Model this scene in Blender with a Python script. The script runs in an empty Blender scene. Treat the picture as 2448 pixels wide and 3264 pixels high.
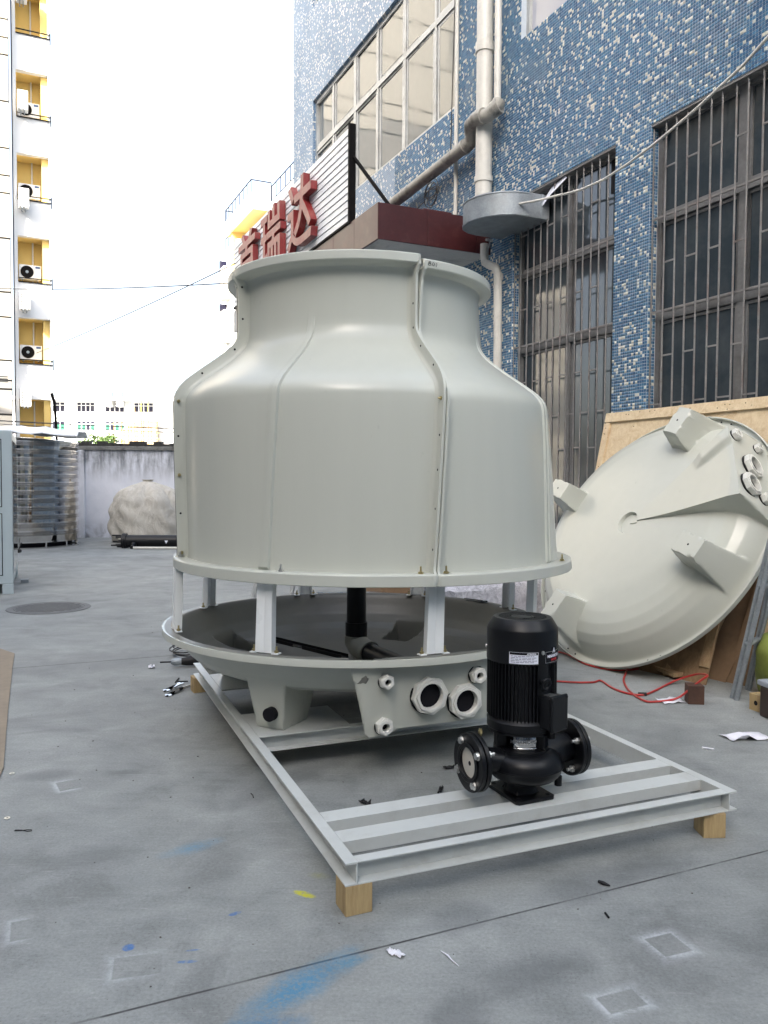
import bpy, math, random
import numpy as np
from mathutils import Matrix, Vector
random.seed(7); RNG = np.random.default_rng(7)
SC = bpy.context.scene; COL = SC.collection
R = math.radians
# ------------------------------------------------------------------ camera, sky, sun, exposure
CAM_H = 1.5
cd = bpy.data.cameras.new('camera'); cam = bpy.data.objects.new('camera', cd); COL.objects.link(cam)
cd.sensor_fit = 'VERTICAL'; cd.sensor_height = 36.0; cd.sensor_width = 27.0
cd.lens = 2561.4 / 3264 * 36.0; cd.clip_start = 0.05; cd.clip_end = 1500
_p, _r = 0.0400375, 0.0063563
_fw = Vector((0, math.cos(_p), -math.sin(_p))); _up = Vector((0, math.sin(_p), math.cos(_p))); _rt = Vector((1, 0, 0))
_rt2 = _rt * math.cos(_r) + _up * math.sin(_r); _up2 = _up * math.cos(_r) - _rt * math.sin(_r)
_m = Matrix((_rt2, _up2, -_fw)).transposed().to_4x4(); _m.translation = (0, 0, CAM_H); cam.matrix_world = _m
SC.camera = cam
SUN_AZ = R(209.0); SUN_EL = R(35.0)          # azimuth measured clockwise from +Y
world = bpy.data.worlds.new('World'); SC.world = world; world.use_nodes = True
wn = world.node_tree.nodes; wl = world.node_tree.links; bg = wn['Background']
sky = wn.new('ShaderNodeTexSky'); sky.sky_type = 'NISHITA'; sky.sun_disc = False
sky.sun_elevation = SUN_EL; sky.sun_rotation = SUN_AZ; sky.air_density = 1.0; sky.dust_density = 5.0; sky.ozone_density = 1.0
hs = wn.new('ShaderNodeHueSaturation'); hs.inputs['Saturation'].default_value = .62; wl.new(sky.outputs[0], hs.inputs['Color']); wl.new(hs.outputs[0], bg.inputs[0]); bg.inputs[1].default_value = 0.15
sd = bpy.data.lights.new('sun', 'SUN'); sd.energy = 4.0; sd.angle = R(0.53); sd.color = (1.0, 0.95, 0.87)
sun = bpy.data.objects.new('sun', sd); COL.objects.link(sun)
sdir = Vector((math.sin(SUN_AZ) * math.cos(SUN_EL), math.cos(SUN_AZ) * math.cos(SUN_EL), math.sin(SUN_EL)))
sun.rotation_euler = sdir.to_track_quat('Z', 'Y').to_euler(); sun.location = sdir * 60
SC.view_settings.view_transform = 'Standard'; SC.view_settings.look = 'None'
SC.view_settings.exposure = 2.12; SC.view_settings.gamma = 1.0
SC.render.engine = 'CYCLES'; SC.cycles.use_denoising = True; SC.cycles.max_bounces = 6; SC.cycles.diffuse_bounces = 3
SC.cycles.sample_clamp_indirect = 6

# ------------------------------------------------------------------ mesh builder
class MB:
    def __init__(s): s.v = []; s.f = []
    def add(s, vs, fs, M=None):
        o = len(s.v)
        for p in vs:
            p = Vector(p)
            if M is not None: p = M @ p
            s.v.append(tuple(p))
        for f in fs: s.f.append(tuple(i + o for i in f))
        return s
    def box(s, a, b, M=None):
        x0, y0, z0 = a; x1, y1, z1 = b
        vs = [(x0,y0,z0),(x1,y0,z0),(x1,y1,z0),(x0,y1,z0),(x0,y0,z1),(x1,y0,z1),(x1,y1,z1),(x0,y1,z1)]
        return s.add(vs, [(0,3,2,1),(4,5,6,7),(0,1,5,4),(1,2,6,5),(2,3,7,6),(3,0,4,7)], M)
    def prism(s, poly, z0, z1, M=None):
        n = len(poly); vs = [(x,y,z0) for x,y in poly] + [(x,y,z1) for x,y in poly]
        fs = [tuple(range(n-1,-1,-1)), tuple(range(n,2*n))] + [(i,(i+1)%n,n+(i+1)%n,n+i) for i in range(n)]
        return s.add(vs, fs, M)
    def cyl(s, p0, p1, r0, r1=None, seg=16, caps=True):
        r1 = r0 if r1 is None else r1
        p0 = Vector(p0); p1 = Vector(p1); d = (p1-p0).normalized()
        a = d.orthogonal().normalized(); b = d.cross(a)
        vs = []
        for p, r in ((p0,r0),(p1,r1)):
            for i in range(seg):
                t = 2*math.pi*i/seg; vs.append(p + (a*math.cos(t)+b*math.sin(t))*r)
        fs = [(i,(i+1)%seg,seg+(i+1)%seg,seg+i) for i in range(seg)]
        if caps: fs += [tuple(range(seg-1,-1,-1)), tuple(range(seg,2*seg))]
        return s.add(vs, fs)
    def tube(s, pts, r, seg=8, caps=True):
        P = [Vector(p) for p in pts]; n = len(P); o = None; vs = []; prev = None
        for i, p in enumerate(P):
            d = (P[min(i+1,n-1)] - P[max(i-1,0)]).normalized()
            if prev is None: a = d.orthogonal().normalized()
            else:
                a = prev - d*prev.dot(d)
                a = a.normalized() if a.length > 1e-6 else d.orthogonal().normalized()
            prev = a; b = d.cross(a)
            rr = r[i] if isinstance(r, (list,tuple)) else r
            for k in range(seg):
                t = 2*math.pi*k/seg; vs.append(p + (a*math.cos(t)+b*math.sin(t))*rr)
        fs = [(i*seg+k, i*seg+(k+1)%seg, (i+1)*seg+(k+1)%seg, (i+1)*seg+k) for i in range(n-1) for k in range(seg)]
        if caps: fs += [tuple(range(seg-1,-1,-1)), tuple(range((n-1)*seg, n*seg))]
        return s.add(vs, fs)
    def lathe(s, prof, seg=48, M=None, a0=0.0, a1=2*math.pi):
        full = abs(a1-a0-2*math.pi) < 1e-6; m = seg if full else seg+1; n = len(prof); vs = []
        for i in range(m):
            t = a0+(a1-a0)*i/seg
            for r, z in prof: vs.append((r*math.cos(t), r*math.sin(t), z))
        fs = []
        for i in range(seg):
            j = (i+1) % m
            for k in range(n-1): fs.append((i*n+k, j*n+k, j*n+k+1, i*n+k+1))
        return s.add(vs, fs, M)
    def grid(s, rows):
        n = len(rows[0]); vs = [p for r in rows for p in r]
        fs = [(i*n+k, i*n+k+1, (i+1)*n+k+1, (i+1)*n+k) for i in range(len(rows)-1) for k in range(n-1)]
        return s.add(vs, fs)
    def ring(s, c, ax, ro, ri, th, so=8, si=24, rot=0.0):
        """flat polygonal ring (a nut or flange with a bore), axis ax, thickness th along ax"""
        c = Vector(c); ax = Vector(ax).normalized(); a = ax.orthogonal().normalized()
        up = Vector((0,0,1)) - ax*ax.z
        if up.length > .1: a = up.normalized()
        b = ax.cross(a); n = si
        def outer(t):
            seg = 2*math.pi/so; q = (t-rot) % seg - seg/2; return ro*math.cos(seg/2)/math.cos(q)
        vs = []
        for h in (0, th):
            for rf in (1, 0):
                for i in range(n):
                    t = 2*math.pi*i/n + rot; r = outer(t) if rf else ri
                    vs.append(c + ax*h + (a*math.cos(t)+b*math.sin(t))*r)
        fs = []
        for i in range(n):
            j = (i+1) % n
            fs += [(i,j,2*n+j,2*n+i),(n+j,n+i,3*n+i,3*n+j),(j,i,n+i,n+j),(2*n+i,2*n+j,3*n+j,3*n+i)]
        return s.add(vs, fs)
    def mesh(s, name):
        me = bpy.data.meshes.new(name); me.from_pydata(s.v, [], s.f); me.update(); return me

def link(name, data, parent=None, loc=None, rot=None, M=None):
    o = bpy.data.objects.new(name, data); COL.objects.link(o)
    if parent is not None: o.parent = parent
    if M is not None: o.matrix_local = M
    if loc is not None: o.location = loc
    if rot is not None: o.rotation_euler = rot
    return o
def obj(name, mb, mat, parent=None, smooth=None, bevel=0, loc=None, rot=None, M=None, segs=2):
    me = mb.mesh(name) if isinstance(mb, MB) else mb
    if mat is not None and not me.materials: me.materials.append(mat)
    if smooth:
        me.polygons.foreach_set('use_smooth', [True]*len(me.polygons)); me.set_sharp_from_angle(angle=R(smooth))
    o = link(name, me, parent, loc, rot, M)
    if bevel:
        b = o.modifiers.new('bevel', 'BEVEL'); b.width = bevel; b.segments = segs; b.limit_method = 'ANGLE'; b.angle_limit = R(40)
    return o
def thing(name, label, cat, loc=(0,0,0), rz=0.0, group=None, M=None):
    o = link(name, None); o.empty_display_size = .1
    if M is not None: o.matrix_world = M
    else: o.location = loc; o.rotation_euler = (0,0,rz)
    return tag(o, label, cat, group)
def tag(o, label, cat, group=None, kind=None):
    if label: o['label'] = label
    if cat: o['category'] = cat
    if group: o['group'] = group
    if kind: o['kind'] = kind
    return o
def dup(o, parent=None):
    c = o.copy(); COL.objects.link(c); c.parent = parent
    for ch in o.children: 
        d = ch.copy(); COL.objects.link(d); d.parent = c
        for g in ch.children:
            e = g.copy(); COL.objects.link(e); e.parent = d
    return c
def text_mesh(txt, size, extrude, offset=0.0, align='CENTER'):
    cu = bpy.data.curves.new('t', 'FONT'); cu.body = txt; cu.size = size; cu.extrude = extrude; cu.offset = offset
    cu.align_x = align; cu.align_y = 'CENTER'; cu.resolution_u = 3
    to = bpy.data.objects.new('t', cu); COL.objects.link(to)
    dg = bpy.context.evaluated_depsgraph_get(); dg.update(); ev = to.evaluated_get(dg); me = ev.to_mesh()
    mb = MB(); mb.v = [tuple(v.co) for v in me.vertices]; mb.f = [tuple(p.vertices) for p in me.polygons]
    ev.to_mesh_clear(); bpy.data.objects.remove(to); bpy.data.curves.remove(cu)
    return mb

# ------------------------------------------------------------------ materials
class NT:
    def __init__(s, name):
        s.m = bpy.data.materials.new(name); s.m.use_nodes = True; s.t = s.m.node_tree
        s.b = s.t.nodes['Principled BSDF']; s.tc = s.t.nodes.new('ShaderNodeTexCoord')
    def n(s, ty, **kw):
        x = s.t.nodes.new(ty)
        for k, v in kw.items(): setattr(x, k, v)
        return x
    def put(s, sock, v):
        if isinstance(v, (int,float)): sock.default_value = v
        elif isinstance(v, (tuple,list)): sock.default_value = tuple(v) + ((1.0,) if len(v) == 3 and len(sock.default_value) == 4 else ())
        else: s.t.links.new(v, sock)
    def math(s, op, a, b=None, c=None, clamp=False):
        x = s.n('ShaderNodeMath', operation=op, use_clamp=clamp); s.put(x.inputs[0], a)
        if b is not None: s.put(x.inputs[1], b)
        if c is not None: s.put(x.inputs[2], c)
        return x.outputs[0]
    def vmath(s, op, a, b):
        x = s.n('ShaderNodeVectorMath', operation=op); s.put(x.inputs[0], a); s.put(x.inputs[1], b)
        return x.outputs['Value'] if op in ('DOT_PRODUCT','LENGTH','DISTANCE') else x.outputs[0]
    def co(s, scale=(1,1,1), src='Object'):
        x = s.n('ShaderNodeMapping'); s.t.links.new(s.tc.outputs[src], x.inputs[0]); x.inputs['Scale'].default_value = scale; return x.outputs[0]
    def noise(s, scale, detail=4, rough=.55, vec=None, out='Fac', dist=0.0):
        x = s.n('ShaderNodeTexNoise'); s.put(x.inputs['Vector'], vec if vec is not None else s.tc.outputs['Object'])
        x.inputs['Scale'].default_value = scale; x.inputs['Detail'].default_value = detail; x.inputs['Roughness'].default_value = rough
        x.inputs['Distortion'].default_value = dist; return x.outputs[out]
    def ramp(s, f, stops):
        x = s.n('ShaderNodeValToRGB'); s.put(x.inputs[0], f); e = x.color_ramp.elements
        while len(e) < len(stops): e.new(.5)
        for el, (p, c) in zip(e, stops):
            el.position = p; el.color = tuple(c)+(1,) if isinstance(c, (tuple,list)) else (c,c,c,1)
        return x.outputs[0]
    def mix(s, f, a, b, mode='MIX'):
        x = s.n('ShaderNodeMix', data_type='RGBA', blend_type=mode); s.put(x.inputs[0], f); s.put(x.inputs[6], a); s.put(x.inputs[7], b); return x.outputs[2]
    def bump(s, h, strength=.2, dist=.01, nrm=None):
        x = s.n('ShaderNodeBump'); x.inputs['Strength'].default_value = strength; x.inputs['Distance'].default_value = dist
        s.put(x.inputs['Height'], h)
        if nrm is not None: s.put(x.inputs['Normal'], nrm)
        s.t.links.new(x.outputs[0], s.b.inputs['Normal']); return x.outputs[0]
    def set(s, **kw):
        for k, v in kw.items():
            s.put(s.b.inputs[{'color':'Base Color','rough':'Roughness','metal':'Metallic','ior':'IOR','coat':'Coat Weight','coatr':'Coat Roughness','spec':'Specular IOR Level','trans':'Transmission Weight','alpha':'Alpha'}[k]], v)
        return s
def dk(c, k): return tuple(x*k for x in c)
def mat(name, c, rough=.5, metal=0.0, var=.12, scale=3.0, bump=0.0, bscale=60.0, rvar=.1, ior=None, coat=0.0, dirt=None, dirt_amt=.5, dirt_scale=2.0):
    t = NT(name); n1 = t.noise(scale, 5); n2 = t.noise(scale*7, 3)
    f = t.math('MULTIPLY_ADD', n2, .35, t.math('MULTIPLY', n1, .65))
    col = t.ramp(f, [(.3, dk(c, 1-var)), (.7, dk(c, 1+var*.6))])
    if dirt is not None:
        d = t.ramp(t.noise(dirt_scale, 8, .68, dist=.4), [(.5, 0.0), (.72, 1.0)])
        col = t.mix(t.math('MULTIPLY', d, dirt_amt), col, dirt)
    t.set(color=col, metal=metal, rough=t.math('MULTIPLY_ADD', n1, rvar*2, rough-rvar, clamp=True))
    if ior: t.set(ior=ior)
    if coat: t.set(coat=coat, coatr=.12)
    if bump: t.bump(t.noise(bscale, 4), bump, .004)
    return t.m
M = {}
def frp_mat():
    t = NT('frp gelcoat'); n = t.noise(.8, 2, .5); fine = t.noise(3.0, 2, .5)
    st = t.noise(2.0, 3, .6, vec=t.co((5,5,.35)))
    t.set(color=t.mix(st, (.485,.50,.445), (.52,.535,.475)), rough=t.math('MULTIPLY_ADD', n, .1, .2), ior=1.48)
    sp = t.ramp(t.noise(9.0, 3, .6, vec=t.co((2.2,2.2,1.0))), [(.70,0.0),(.76,1.0)])
    base = t.b.inputs['Base Color'].links[0].from_socket
    t.set(color=t.mix(t.math('MULTIPLY', sp, .15), base, (.22,.22,.2)))
    t.bump(t.math('MULTIPLY_ADD', n, 1.5, fine), .06, .03); return t.m
M['frp'] = frp_mat()
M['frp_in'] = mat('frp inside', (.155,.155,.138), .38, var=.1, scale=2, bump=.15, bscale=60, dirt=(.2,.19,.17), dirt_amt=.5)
M['white_steel'] = mat('white paint steel', (.53,.555,.54), .32, var=.05, scale=2, bump=.04, bscale=15, rvar=.06, dirt=(.34,.33,.3), dirt_amt=.35, dirt_scale=7)
M['leg_white'] = mat('white enamel leg', (.82,.85,.85), .3, var=.04, scale=3)
M['pvc_white'] = mat('white pvc', (.68,.66,.6), .4, var=.1, scale=3, dirt=(.35,.33,.29), dirt_amt=.5, dirt_scale=3)
M['fitting'] = mat('fitting white', (.68,.68,.63), .45, var=.06, scale=8)
M['black'] = mat('black enamel', (.004,.0045,.006), .38, var=.3, scale=10, bump=.06, bscale=50, rvar=.08)
M['black_matte'] = mat('black matte', (.012,.012,.013), .55, var=.3, scale=10, bump=.1, bscale=80)
M['zinc'] = mat('zinc bolt', (.62,.62,.6), .3, .9, var=.2, scale=30)
M['brass'] = mat('yellow zinc', (.5,.42,.22), .35, .85, var=.25, scale=30)
M['steel'] = mat('stainless', (.62,.61,.6), .12, 1.0, var=.05, scale=4, rvar=.04)
M['tank_steel'] = mat('mirror stainless', (.5,.49,.475), .05, 1.0, var=.1, scale=2.5, rvar=.04)
M['galv'] = mat('galvanised', (.34,.375,.4), .55, .55, var=.3, scale=9, rvar=.12, dirt=(.25,.26,.26), dirt_amt=.5, dirt_scale=5)
M['wood_block'] = None
M['maroon'] = mat('maroon tile', (.06,.014,.015), .34, var=.3, scale=4, rvar=.08, dirt=(.2,.1,.09), dirt_amt=.3, dirt_scale=3)
M['red'] = mat('red letter', (.24,.028,.028), .38, var=.2, scale=3, dirt=(.5,.25,.2), dirt_amt=.35, dirt_scale=4)
M['slat'] = mat('sign slat', (.84,.86,.88), .4, var=.08, scale=2, dirt=(.45,.45,.45), dirt_amt=.3)
M['dark_steel'] = mat('dark steel', (.008,.007,.007), .7, var=.3, scale=8)
M['alu'] = mat('aluminium frame', (.5,.51,.5), .42, .5, var=.2, scale=4, dirt=(.22,.2,.18), dirt_amt=.6, dirt_scale=3)
M['alu_dirty'] = mat('weathered frame', (.2,.2,.2), .55, .3, var=.3, scale=5, dirt=(.1,.09,.08), dirt_amt=.6, dirt_scale=4)
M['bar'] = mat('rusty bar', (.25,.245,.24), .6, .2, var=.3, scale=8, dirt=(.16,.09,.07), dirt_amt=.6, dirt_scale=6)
M['concrete_white'] = mat('white render', (.55,.55,.54), .85, var=.15, scale=3, bump=.2, bscale=30, dirt=(.1,.1,.09), dirt_amt=.7, dirt_scale=1.5)
M['cream'] = mat('cream wall', (.6,.55,.46), .7, var=.06, scale=.3)
M['white_wall'] = mat('white wall', (.78,.77,.75), .8, var=.05, scale=.4)
M['grey_panel'] = mat('grey panel', (.33,.31,.28), .7, var=.1, scale=.5)
M['yellow'] = mat('yellow wall', (.85,.61,.21), .8, var=.05, scale=.6)
M['cool_panel'] = mat('cool grey cladding', (.13,.14,.15), .7)
M['tan_panel'] = mat('tan cladding', (.3,.24,.18), .7)
M['dark_line'] = mat('joint', (.06,.06,.06), .8)
M['cabinet'] = mat('cabinet paint', (.42,.49,.51), .38, var=.05, scale=2, bump=.03, bscale=30)
M['sack'] = mat('woven sack', (.56,.53,.46), .8, var=.2, scale=5, bump=.5, bscale=26, dirt=(.3,.26,.2), dirt_amt=.6)
_t = NT('woven sack folds'); _n = _t.noise(4.5, 6, .62, vec=_t.co((1,1,.55)), dist=1.6); _w = _t.noise(40, 2)
_t.set(color=_t.ramp(_n, [(.3,(.42,.39,.33)),(.5,(.5,.47,.41)),(.68,(.57,.545,.485))]), rough=.8); _t.bump(_t.math('MULTIPLY_ADD', _w, .1, _n), .8, .045); M['sack'] = _t.m
M['green_sack'] = mat('green sack', (.22,.26,.05), .6, var=.25, scale=6, bump=.3, bscale=20)
M['paper'] = mat('paper', (.75,.75,.8), .8, var=.08, scale=20)
M['red_hose'] = mat('red hose', (.42,.03,.025), .4, var=.2, scale=10)
M['cardboard'] = mat('cardboard', (.22,.14,.08), .85, var=.2, scale=4, bump=.1, bscale=40)
M['dark_wood'] = mat('dark wood', (.075,.035,.022), .7, var=.35, scale=12, bump=.2, bscale=30)
M['plastic_dark'] = mat('brown plastic', (.04,.025,.02), .4, var=.2, scale=6)
M['grey_lid'] = mat('grey lid', (.3,.33,.38), .4)
M['cable'] = mat('cable', (.015,.015,.016), .5)
M['grey_cable'] = mat('aerial cable', (.05,.05,.05), .6)
M['sticker_white'] = mat('sticker', (.75,.77,.85), .4, var=.02)
M['sticker_red'] = mat('badge red', (.45,.015,.02), .35)
M['green_glass'] = mat('green blind', (.004,.10,.06), .7)
M['ink'] = mat('ink', (.012,.012,.015), .6)
M['tan'] = mat('tan board', (.27,.22,.16), .8, var=.2, scale=3)
M['scaffold'] = mat('bamboo pole', (.7,.42,.1), .7, var=.2, scale=5)
M['net'] = mat('scaffold netting', (.55,.43,.3), .9, var=.2, scale=2)
M['bark'] = mat('bark', (.1,.07,.045), .9)
M['leaf'] = mat('leaf', (.09,.15,.03), .5, var=.4, scale=3)
M['grout'] = mat('grout', (.54,.60,.66), .8, var=.12, scale=2, dirt=(.28,.31,.33), dirt_amt=.4)
M['iron'] = mat('cast iron', (.15,.155,.155), .7, .2, var=.3, scale=20, bump=.4, bscale=40)
M['rubber_grey'] = mat('coupling beige', (.4,.39,.33), .5)
def glass(name, c, rough, ior, dirt=(.2,.2,.19), amt=.3):
    t = NT(name); d = t.ramp(t.noise(1.6, 7, .65), [(.45,0.0),(.75,1.0)])
    t.set(color=t.mix(t.math('MULTIPLY', d, amt), c, dirt), rough=t.math('MULTIPLY_ADD', d, .12, rough), ior=ior)
    t.bump(t.noise(.9, 2), .06, .03); return t.m
M['glass_dark'] = glass('dark window glass', (.034,.046,.055), .05, 1.75, (.12,.135,.14), .45)
M['glass_up'] = glass('upper window glass', (.10,.115,.115), .03, 1.75, (.2,.2,.19), .3)
M['glass_curtain'] = glass('curtained window', (.36,.37,.42), .12, 1.6, (.28,.28,.3), .3)
M['glass_far'] = glass('far window glass', (.012,.012,.03), .3, 1.2)
def wood(name, c, c2, axis=0, scale=7.0, knots=True):
    t = NT(name); sc = [1,1,1]; sc[axis] = .12
    v = t.co(tuple(x*scale for x in sc)); g = t.noise(2.2, 6, .6, vec=v, dist=1.2); fine = t.noise(14, 3, .6, vec=v)
    col = t.ramp(t.math('MULTIPLY_ADD', fine, .35, t.math('MULTIPLY', g, .65)), [(.34, c2), (.62, c)])
    if knots:
        x = t.n('ShaderNodeTexVoronoi'); t.put(x.inputs['Vector'], t.co((1,1,1))); x.inputs['Scale'].default_value = 6.0
        col = t.mix(t.ramp(x.outputs['Distance'], [(.04,.85),(.085,0.0)]), col, dk(c2,.3))
    t.set(color=col, rough=.75); t.bump(g, .25, .003); return t.m
M['wood_block'] = wood('pale wood block', (.46,.34,.17), (.30,.20,.09), 2, 9, False)
M['plywood'] = wood('plywood', (.76,.63,.43), (.58,.43,.25), 0, 5)
M['plywood_dark'] = wood('old plywood', (.30,.2,.11), (.17,.105,.055), 2, 5)
M['batten'] = wood('batten', (.42,.3,.17), (.27,.17,.085), 2, 7)
# per tile colours come from a colour attribute
def tile_mat():
    t = NT('mosaic tile'); a = t.n('ShaderNodeVertexColor'); a.layer_name = 'tint'
    d = t.ramp(t.noise(1.1, 7, .65, dist=.6), [(.48,0.0),(.75,1.0)])
    t.set(color=t.mix(t.math('MULTIPLY', d, .25), a.outputs[0], (.13,.15,.16)), rough=t.math('MULTIPLY_ADD', d, .25, .2), ior=1.5)
    return t.m
M['tile'] = tile_mat()
TP = .03126
def far_tile_mat():
    t = NT('distant mosaic'); co = t.tc.outputs['Object']; s = t.n('ShaderNodeSeparateXYZ'); t.t.links.new(co, s.inputs[0])
    u = t.math('DIVIDE', t.math('ADD', s.outputs[0], s.outputs[1]), TP); w = t.math('DIVIDE', s.outputs[2], TP)
    c = t.n('ShaderNodeCombineXYZ'); t.put(c.inputs[0], t.math('FLOOR', u)); t.put(c.inputs[1], t.math('FLOOR', w))
    wn_ = t.n('ShaderNodeTexWhiteNoise'); wn_.noise_dimensions = '2D'; t.t.links.new(c.outputs[0], wn_.inputs['Vector'])
    col = t.ramp(wn_.outputs['Value'], [(0.0,(.065,.155,.29)),(.25,(.09,.2,.35)),(.5,(.055,.135,.26)),(.8,(.12,.225,.35))])
    wh = t.math('GREATER_THAN', wn_.outputs['Value'], .86)
    col = t.mix(wh, col, (.70,.69,.64))
    fu = t.math('FRACT', u); fw_ = t.math('FRACT', w)
    g = t.math('MAXIMUM', t.math('LESS_THAN', fu, .11), t.math('LESS_THAN', fw_, .11))
    col = t.mix(g, col, (.54,.60,.66))
    d = t.ramp(t.noise(.7, 7, .65, dist=.6), [(.46,0.0),(.75,1.0)])
    t.set(color=t.mix(t.math('MULTIPLY', d, .28), col, (.15,.18,.2)), rough=t.math('MULTIPLY_ADD', d, .2, .38))
    return t.m
M['far_tile'] = far_tile_mat()

def ground_mat():
    t = NT('concrete yard'); P = t.tc.outputs['Object']
    big = t.noise(.55, 6, .62); mid = t.noise(3.2, 7, .62, dist=.5); fine = t.noise(40, 4, .7); sp = t.noise(130, 2, .5)
    # broom / trowel streaks
    stv = t.co((.6, 5, 1)); streak = t.noise(3.0, 5, .6, vec=stv, dist=.8)
    f = t.math('MULTIPLY_ADD', mid, .46, t.math('MULTIPLY_ADD', big, .44, t.math('MULTIPLY', streak, .10)))
    col = t.ramp(f, [(.35,(.138,.147,.143)),(.45,(.215,.228,.222)),(.55,(.268,.282,.273)),(.67,(.345,.358,.345))])
    col = t.mix(t.math('MULTIPLY', t.ramp(sp, [(.30,.6),(.40,0.0)]), t.ramp(mid, [(.4,1.0),(.6,.15)])), col, (.12,.12,.12))
    col = t.mix(t.math('MULTIPLY', t.ramp(fine, [(.6,0.0),(.78,1.0)]), .35), col, (.42,.41,.39))
    rv = t.n('ShaderNodeMapping'); t.t.links.new(P, rv.inputs[0]); rv.inputs['Rotation'].default_value = (0,0,.5); rv.inputs['Scale'].default_value = (1.2,16,1)
    scr1 = t.noise(5.0, 5, .65, vec=rv.outputs[0], dist=1.0)
    rv2 = t.n('ShaderNodeMapping'); t.t.links.new(P, rv2.inputs[0]); rv2.inputs['Rotation'].default_value = (0,0,-.9); rv2.inputs['Scale'].default_value = (1.0,22,1)
    scr2 = t.noise(4.0, 4, .65, vec=rv2.outputs[0], dist=1.5)
    col = t.mix(t.math('MULTIPLY', t.ramp(scr1, [(.60,0.0),(.72,1.0)]), .35), col, (.43,.43,.42))
    col = t.mix(t.math('MULTIPLY', t.ramp(scr2, [(.62,0.0),(.74,1.0)]), .4), col, (.09,.09,.09))
    bl_ = t.noise(1.3, 8, .7, dist=.8); col = t.mix(t.math('MULTIPLY', t.ramp(bl_, [(.54,0.0),(.66,1.0)]), .4), col, (.115,.12,.12))
    col = t.mix(1.0, col, t.ramp(t.noise(85, 4, .75), [(.3,.80),(.7,1.16)]), 'MULTIPLY')
    wob = t.math('MULTIPLY', t.math('SUBTRACT', mid, .5), .05)
    def lin(p, q, w, soft=.006, wobk=.15):
        dx, dy = q[0]-p[0], q[1]-p[1]; L = math.hypot(dx, dy); nx, ny = -dy/L, dx/L
        d = t.math('SUBTRACT', t.vmath('DOT_PRODUCT', P, (nx,ny,0)), nx*p[0]+ny*p[1])
        d = t.math('ABSOLUTE', t.math('MULTIPLY_ADD', wob, wobk, d))
        return t.math('SUBTRACT', 1.0, t.math('DIVIDE', t.math('SUBTRACT', d, w), soft, clamp=True), clamp=True)
    # saw cut joints
    ja = lin((-.847,2.15), (1.574,3.218), .0028, .003, .06)
    brk = t.ramp(t.noise(5.0, 4), [(.36,.25),(.55,1.0)])
    col = t.mix(t.math('MULTIPLY', ja, brk), col, (.045,.045,.045))
    off = (-.403*4.6, .915*4.6)
    jb = lin((-.847+off[0],2.15+off[1]), (1.574+off[0],3.218+off[1]), .005, .006, .06)
    jc = lin((-2.6,3.0), (-2.6-.4226*5, 3.0+.906*5), .006, .006, .05)
    col = t.mix(t.math('MULTIPLY', t.math('MAXIMUM', jb, jc), .75), col, (.06,.06,.06))
    # spray shadows left by painted parts: bare rectangle with white overspray round it
    def spray(c, ang, hx, hy, w, amt, sides=(1,1)):
        ca, sa = math.cos(ang), math.sin(ang)
        X = t.math('SUBTRACT', t.vmath('DOT_PRODUCT', P, (ca,sa,0)), ca*c[0]+sa*c[1])
        Y = t.math('SUBTRACT', t.vmath('DOT_PRODUCT', P, (-sa,ca,0)), -sa*c[0]+ca*c[1])
        d = t.math('MAXIMUM', t.math('SUBTRACT', t.math('ABSOLUTE', X), hx), t.math('SUBTRACT', t.math('ABSOLUTE', Y), hy))
        inside = t.math('DIVIDE', d, .006, clamp=True)
        fall = t.math('SUBTRACT', 1.0, t.math('DIVIDE', d, w), clamp=True)
        fall = t.math('POWER', fall, 2.0)
        br = t.ramp(t.math('MULTIPLY_ADD', t.noise(9, 4), .6, t.math('MULTIPLY', t.noise(90, 3, .7), .4)), [(.34,0.0),(.62,1.0)])
        side = t.math('MULTIPLY_ADD', t.math('DIVIDE', X, hx), sides[0], 1.0, clamp=True)
        return t.math('MULTIPLY', t.math('MULTIPLY', t.math('MULTIPLY', inside, fall), br), t.math('MULTIPLY', side, amt), clamp=True)
    for a in (((-1.53,3.87), .55, .05, .06, .05, .8, (-.8,0)), ((-1.19,2.61), .4, .035, .06, .045, .6, (-.9,0)), ((-.75,2.417), .25, .07, .052, .05, .55, (-.7,0)),
              ((.93,2.547), .35, .05, .05, .05, 1.0, (-.15,0)), ((.695,2.262), .35, .06, .035, .05, .9, (-.1,0)), ((-.3,5.3), .3, .3, .3, .1, .3, (0,0))):
        col = t.mix(spray(*a), col, (.62,.64,.68))
    def blob(c, ang, rx, ry, soft, ns=7, na=.5):
        ca, sa = math.cos(ang), math.sin(ang)
        X = t.math('DIVIDE', t.math('SUBTRACT', t.vmath('DOT_PRODUCT', P, (ca,sa,0)), ca*c[0]+sa*c[1]), rx)
        Y = t.math('DIVIDE', t.math('SUBTRACT', t.vmath('DOT_PRODUCT', P, (-sa,ca,0)), -sa*c[0]+ca*c[1]), ry)
        r = t.math('SQRT', t.math('ADD', t.math('MULTIPLY', X, X), t.math('MULTIPLY', Y, Y)))
        r = t.math('MULTIPLY_ADD', t.math('SUBTRACT', t.noise(ns, 5, .65), .5), na*2, r)
        return t.math('DIVIDE', t.math('SUBTRACT', 1.0, r), soft, clamp=True)
    scr = t.ramp(t.noise(60, 3, .7), [(.36,.35),(.55,1.0)])
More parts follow.
